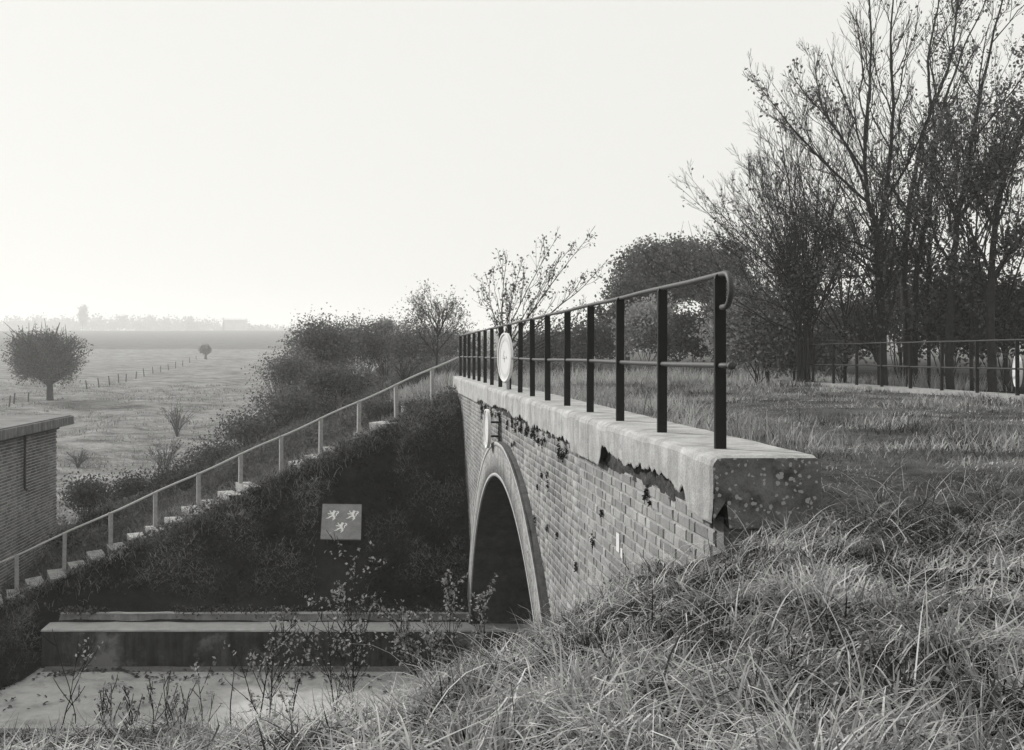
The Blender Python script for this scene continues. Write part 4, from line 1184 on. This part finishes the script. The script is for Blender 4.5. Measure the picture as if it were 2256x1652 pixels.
bush(1530, 750, 38, 85, 72, 230, 22, 0.085, (0.0, 0.45), 'leaf_dark', 'dark bush right of the pale bush behind the railing', group=BG)
bush(1310, 760, 44, 80, 62, 200, 24, 0.085, (0.1, 0.65), 'leaf_dark', 'bush behind the railing beside the round sign', group=BG)
bush(1205, 770, 47, 85, 48, 170, 22, 0.09, (0.1, 0.65), 'leaf_dark', 'low bush behind the leaning shrub', group=BG)
bush(1620, 710, 44, 70, 120, 240, 22, 0.085, (0.15, 0.8), 'leaf', 'leafy bush under the bare clump', group=BG)

# leaning shrub behind the round sign
Y = 29.5
b = gb(1112, Y)
lean = []
for (pts, r) in [([(1106, 740), (1104, 650), (1118, 560)], .03), ([(1120, 760), (1170, 690), (1240, 590), (1290, 530)], .03), ([(1125, 770), (1200, 700), (1280, 640), (1340, 570)], .03),
                 ([(1115, 730), (1150, 660), (1205, 560), (1230, 520)], .025), ([(1130, 780), (1220, 740), (1300, 690)], .022), ([(1100, 730), (1075, 660), (1080, 600)], .018),
                 ([(1110, 740), (1130, 640), (1150, 570)], .02), ([(1125, 800), (1190, 760), (1260, 720)], .02), ([(1118, 750), (1190, 640), (1225, 570)], .02)]:
    lean.append(([b + rng.normal(0, .1, 3) * [1, 1, 0]] + tw(pts, Y, rng.uniform(-.8, .8)), r, 0.005))
woody('leaning_shrub', 'thin bare shrub leaning over the railing behind the round sign', 'shrub', b, lean, 8, 0.4, 0.4, 0.3, 0.0045,
      dict(n=1500, size=0.042, mat='leaf_dark', tone=(0.1, 0.8), sig=0.07), lmax=1.1)
# sapling against the sky
Y = 46
b = gb(962, Y)
woody('sapling', 'delicate open tree against the sky left of the railing end', 'tree', b,
      [([b] + tw([(962, 780), (965, 720), (940, 670), (930, 648)], Y, .4), .06, .01), (tw([(963, 775), (1000, 730), (1018, 690)], Y, .6), .03, .006), (tw([(962, 780), (925, 740), (910, 695)], Y, -.6), .03, .006), (tw([(965, 740), (985, 690), (1000, 660)], Y, -.5), .045, .008), (tw([(963, 735), (945, 700), (920, 670)], Y, .5), .04, .008), (tw([(964, 722), (968, 690), (962, 655)], Y, .1), .04, .008)],
      11, 0.6, 0.7, 0.3, 0.006, dict(n=1800, size=0.045, mat='leaf', tone=(0.05, 0.5), sig=0.22), lmax=1.8)

# scrub on the flank of the embankment
SC = 'scrub along the left flank of the embankment'
bush(705, 775, 39, 80, 78, 330, 24, 0.058, (0.3, 1.0), 'leaf_dark', 'big rounded thicket overlooking the pasture', group=SC, nst=50, sig=0.2)
bush(790, 765, 43, 80, 66, 280, 22, 0.06, (0.3, 1.0), 'leaf_dark', 'thicket next to the big rounded one', group=SC, nst=40, sig=0.22)
bush(850, 725, 45, 32, 30, 50, 20, 0.07, (0.6, 1.0), 'leaf', 'small pale-leaved bush poking out of the thicket', group=SC)
bush(890, 768, 48, 95, 60, 260, 22, 0.068, (0.3, 1.0), 'leaf_dark', 'thicket behind the dry grass near the railing end', group=SC, nst=30, sig=0.22)
bush(985, 768, 54, 95, 55, 230, 20, 0.07, (0.3, 1.0), 'leaf_dark', 'faint low thicket under the delicate tree', group=SC)
bush(640, 820, 36, 68, 45, 170, 20, 0.05, (0.3, 1.0), 'leaf_dark', 'loose twiggy scrub on the shoulder above the pasture', group=SC, nst=50, sig=0.28)
bush(735, 845, 33, 95, 46, 230, 24, 0.05, (0.1, 0.8), 'leaf_dark', 'dark brambles above the middle of the handrail', group=SC, nst=20)
bush(640, 895, 32, 90, 30, 170, 22, 0.05, (0.2, 0.8), 'leaf_dark', 'matted brambles on the flank beyond the handrail', group=SC, nst=20, sig=0.3)
bush(560, 950, 31.5, 80, 26, 140, 22, 0.05, (0.15, 0.75), 'leaf_dark', 'brambles lower down the flank', group=SC, nst=20, sig=0.32)
bush(480, 1012, 30.5, 75, 26, 130, 22, 0.05, (0.1, 0.6), 'leaf_dark', 'brambles beside the lower pasture hummock', group=SC, nst=20, sig=0.32)
bush(395, 1062, 29.5, 70, 26, 110, 22, 0.05, (0.05, 0.5), 'leaf_dark', 'dark brambles above the lower handrail', group=SC, nst=20, sig=0.32)
bush(290, 1085, 29.5, 60, 34, 110, 22, 0.05, (0.02, 0.4), 'leaf_dark', 'black brambles right of the shed', group=SC, nst=16, sig=0.28)
bush(195, 1095, 31, 60, 40, 110, 22, 0.055, (0.1, 0.5), 'leaf_dark', 'brambles hugging the far corner of the shed', group=SC, nst=16, sig=0.28)
bush(230, 1150, 27.5, 50, 30, 90, 22, 0.045, (0.0, 0.3), 'ivy', 'black undergrowth between shed and handrail', group=SC)
bush(155, 1195, 26, 45, 28, 90, 22, 0.045, (0.0, 0.3), 'ivy', 'black undergrowth at the foot of the shed', group=SC)
bush(850, 905, 27.0, 60, 22, 90, 22, 0.04, (0.15, 0.6), 'leaf_dark', 'low weeds under the upper handrail', group=SC)
bush(930, 905, 25.3, 50, 22, 90, 22, 0.04, (0.1, 0.5), 'leaf_dark', 'low weeds at the top of the dark slope', group=SC)
def twiggy(u, v, hpx, wpx, label, r=0.018, n=16, leaves=300, mat='leaf_dark', Y=None):
    b = hit(u, v) if Y is None else gb(u, Y)
    k = b[1] / F
    stems = []
    for i in range(n):
        a = rng.uniform(-1, 1)
        tip = b + np.array([a * wpx * k * .5, rng.uniform(-1, 1) * wpx * k * .35, hpx * k * rng.uniform(0.6, 1.0) * (1 - .25 * a * a)])
        mid = b * 0.5 + tip * 0.5 + np.array([-a * wpx * k * 0.08, 0, hpx * k * .06])
        stems.append(([b + rng.normal(0, .05, 3) * [1, 1, 0], mid, tip], r, 0.005))
    return woody('twiggy_shrub', label, 'shrub', b, stems, 5, 0.45, 0.4, 0.35, 0.006, dict(n=leaves, size=0.04, mat=mat, tone=(0.2, 0.7), sig=0.08), bark='bark_grey', sides=(4, 3))
twiggy(390, 962, 78, 85, 'fan-shaped twiggy shrub alone in the near pasture', leaves=500, n=22)
twiggy(362, 1050, 95, 85, 'upright twiggy shrub at the foot of the flank', leaves=300)
twiggy(172, 1030, 40, 60, 'grey twigs behind the shed roof corner', leaves=200)
twiggy(600, 850, 90, 120, 'bare arching twigs on the shoulder above the pasture', leaves=500, n=26, Y=35.5)
twiggy(690, 800, 115, 110, 'twigs standing above the big rounded thicket', leaves=700, n=24, Y=38)
twiggy(845, 780, 105, 70, 'tall thin twigs above the pale-leaved bush', leaves=250, n=12, Y=45.5)
twiggy(760, 860, 70, 150, 'bramble canes above the middle of the handrail', leaves=500, n=26, Y=33.5)
twiggy(520, 985, 60, 110, 'bramble canes on the lower flank', leaves=400, n=22, Y=31.5)
# field trees
b = hit(110, 880); k = b[1] / F
c = b + np.array([-10 * k, 0, 86 * k])
leafy('field_tree', 'round-crowned tree on a short trunk standing in the pasture', 'tree', b, c, (98 * k, 90 * k, 82 * k), 520, 34, 0.11, (0.05, 0.6), 'leaf_dark', 70, 0.34, None, 0.085, -0.8, trunk_to=b + np.array([0, 0, 34 * k]))
b = hit(453, 791); k = b[1] / F
c = b + np.array([0.5 * k, 0, 20 * k])
leafy('field_bush', 'small pollard-like bush at the end of the fence in the pasture', 'bush', b, c, (14 * k, 13 * k, 12 * k), 90, 20, 0.2, (0.1, 0.6), 'leaf_dark', 16, 0.35, None, 0.16, -0.9, trunk_to=b + np.array([0, 0, 9 * k]))

# ------------------------------------------------------------------ saplings and dry stalks on the near bank
def weed(u, Y, vt, sway, label, nbr=9, leaves=260, size=0.022, tone=(0.35, 1.0), r=0.009, name='young_sapling', droop=0.0, spread=0.7, base_u=None):
    bu = base_u if base_u is not None else u
    b = gb(bu, Y); top = at(u + sway, vt, Y)
    P = [b - [0, 0, .05], b * 0.6 + top * 0.4 + rng.normal(0, .02, 3), b * 0.25 + top * 0.75 + rng.normal(0, .02, 3), top + np.array([droop, 0, -abs(droop)])]
    return woody(name, label, 'plant', b, [(P, r, 0.002)], nbr, 0.5, spread, 0.35, 0.0034, dict(n=leaves, size=size, mat='leaf', tone=tone, sig=0.015) if leaves else None, sides=(4, 3), s0=0.2, lmax=0.7)
weed(775, 9.0, 1225, 6, 'slim dark-stemmed sapling in front of the concrete wall', 12, 378, 0.017)
weed(745, 9.2, 1330, -25, 'leafy sapling leaning left beside the slim dark stem', 10, 302, 0.017)
weed(590, 8.6, 1360, 20, 'leafy sapling over the middle of the pavement', 9, 259, 0.016)
weed(560, 8.8, 1350, 55, 'thin sapling arching right before the wall', 7, 178, 0.016)
weed(640, 8.7, 1395, 35, 'short leafy sprout between two saplings', 7, 172, 0.016)
weed(985, 10.6, 1270, 0, 'arching spray with a tall curled tip before the arch', 10, 345, 0.02, base_u=1000)
weed(1060, 10.9, 1290, 18, 'leafy shoot across the dark mouth of the arch', 8, 226, 0.02)
weed(900, 10.0, 1345, -45, 'bushy shoots at the edge of the grass before the wall', 12, 432, 0.02, base_u=945)
weed(935, 10.2, 1380, 20, 'low leafy clump left of the arch foot', 12, 410, 0.02)
weed(515, 7.6, 1445, 0, 'single bare upright stalk over the pavement', 1, 0, r=0.007, name='dry_stalk')
weed(452, 7.4, 1478, -14, 'forked dry stalk over the pavement', 6, 30, r=0.006, name='dry_stalk')
weed(165, 7.0, 1420, 45, 'long dry stalk leaning across the wall end', 4, 40, 0.016, r=0.005, name='dry_stalk', base_u=120)
weed(150, 7.0, 1385, -35, 'pale straight stalk at the wall end', 2, 0, r=0.004, name='dry_stalk', base_u=175)
DS = ['tall seed stalk', 'bent seed stalk', 'short seed stalk', 'dark seed stalk', 'thin seed stalk', 'branched seed stalk', 'crooked seed stalk', 'leaning seed stalk']
for i, (u, vt) in enumerate([(250, 1505), (275, 1510), (325, 1500), (350, 1490), (212, 1530), (385, 1535), (300, 1545), (405, 1520)]):
    weed(u + rng.uniform(-6, 6), 5.8 + 0.25 * (i % 4), vt, rng.uniform(-14, 14), DS[i] + ' in the dry weeds at the lower edge of the pavement', 5, 60, 0.012, (0.1, 0.7), r=0.005, name='dry_stalk', spread=0.45)

# ------------------------------------------------------------------ fence posts in the pasture
FP = 'fence posts crossing the pasture'
zp = [(658, 800), (750, 790), (830, 765), (900, 755), (955, 748), (1030, 727), (1093, 705), (1160, 683), (1217, 675), (1277, 655), (1330, 638), (1385, 630), (1438, 605), (1487, 580), (215, 900), (105, 920), (70, 930)]
me = None
for i, (zx, zy) in enumerate(zp):
    p = hit(zx * .2905, zy * .2905 + 624, 40)
    if me is None:
        mb = MB(); mb.tube([(0, 0, -0.2), (0.01, 0, 0.45), (0, 0.01, 0.98)], [0.075, 0.07, 0.06], 7); o = mb.build('fence_post', M['wood']); me = o.data
    else:
        o = bpy.data.objects.new('fence_post', me); col.objects.link(o)
    o.location = tuple(p); o.rotation_euler = (rng.uniform(-.1, .1), rng.uniform(-.16, .16), rng.uniform(0, 3)); o.scale = (1, 1, rng.uniform(0.85, 1.1))
    ORD = ['first', 'second', 'third', 'fourth', 'fifth', 'sixth', 'seventh', 'eighth', 'ninth', 'tenth', 'eleventh', 'twelfth', 'thirteenth', 'fourteenth']
    tag(o, (ORD[i] + ' fence post from the round-crowned tree towards the small bush') if i < 14 else (['first', 'second', 'third'][i - 14] + ' fence post left of the round-crowned tree trunk'), 'post', FP)

# ------------------------------------------------------------------ far wood, tall tree and building on the crest
parts = []
u = -60.0
while u < 980:
    Yd = rng.uniform(980, 1100)
    vt = np.interp(u, [0, 60, 150, 300, 430, 520, 640, 980], [700, 694, 698, 694, 700, 712, 716, 712]) + rng.uniform(-5, 6)
    c = at(u, vt + 22, Yd); k = Yd / F
    V_, _K = cloud(c, (rng.uniform(12, 22) * k, 9.0, 22 * k), 26, 9, 1.7, (0.2, 0.8), 0.22, -1)
    parts.append(V_); u += rng.uniform(9, 17)
stuff('distant_wood', parts, M['leaf_dark'], 'hazy wood along the far crest', 'wood')
b = np.array([(182 - U0) * 900 / F, 900, 19.0]); k = 900 / F
leafy('tall_tree', 'narrow tall tree standing above the hazy wood', 'tree', b, at(182, 697, 900), (9 * k, 2.5, 29 * k), 60, 14, 1.3, (0.3, 0.8), 'leaf_dark', 4, 0.4, None, 0.2, -1, trunk_to=b + np.array([0, 0, 4.0]))
# building
Yb = 800.0
c = at(512, 722, Yb); k = Yb / F
fb = empty('far_building', (c[0], Yb, 17.0), 'pale gabled building half lost in the haze on the crest', 'building')
zt = -(705 - V0) * k
mb = MB(); mb.box((c[0] + 2, Yb, (zt + 16) / 2), (50 * k, 9, zt - 16)); mb.build('wall', M['far_wall'], fb)
mb = MB(); x0, x1 = c[0] + 2 - 26 * k, c[0] + 2 + 26 * k
mb.add([(x0, Yb - 5, zt), (x1, Yb - 5, zt), (x1, Yb, zt + 1.6), (x0, Yb, zt + 1.6), (x0, Yb + 5, zt), (x1, Yb + 5, zt)], [(0, 1, 2, 3), (3, 2, 5, 4), (0, 3, 4), (1, 5, 2)])
mb.build('roof', M['far_wall'], fb)
mb = MB(); mb.add([(x0 - 0.3, Yb - 6, 16), (x0 + 5 * k, Yb - 6, 16), (x0 + 1.0, Yb - 6, zt + 2.4), (x0 - 0.3, Yb - 5, 16), (x0 + 5 * k, Yb - 5, 16), (x0 + 1.0, Yb - 5, zt + 2.4)], [(0, 1, 2), (3, 5, 4), (0, 2, 5, 3), (1, 4, 5, 2), (0, 3, 4, 1)])
mb.build('gable', M['far_roof'], fb)

# ------------------------------------------------------------------ haze
mb = MB(); mb.box((0, 900, 20), (2180, 1980, 60))
hz = mb.build('haze', M['ground'])
hz.data.materials.clear()
m, t, n, l = new_mat('pale_haze')
n.remove(n['Principled BSDF'])
pv = n.new('ShaderNodeVolumePrincipled')
pv.inputs['Color'].default_value = (0.97, 0.968, 0.955, 1)
pv.inputs['Density'].default_value = 0.0011
pv.inputs['Anisotropy'].default_value = 0.2
l.new(pv.outputs[0], n['Material Output'].inputs['Volume'])
hz.data.materials.append(m)
hz.display_type = 'WIRE'
tag(hz, 'thin pale haze over the fields', 'haze', kind='stuff')
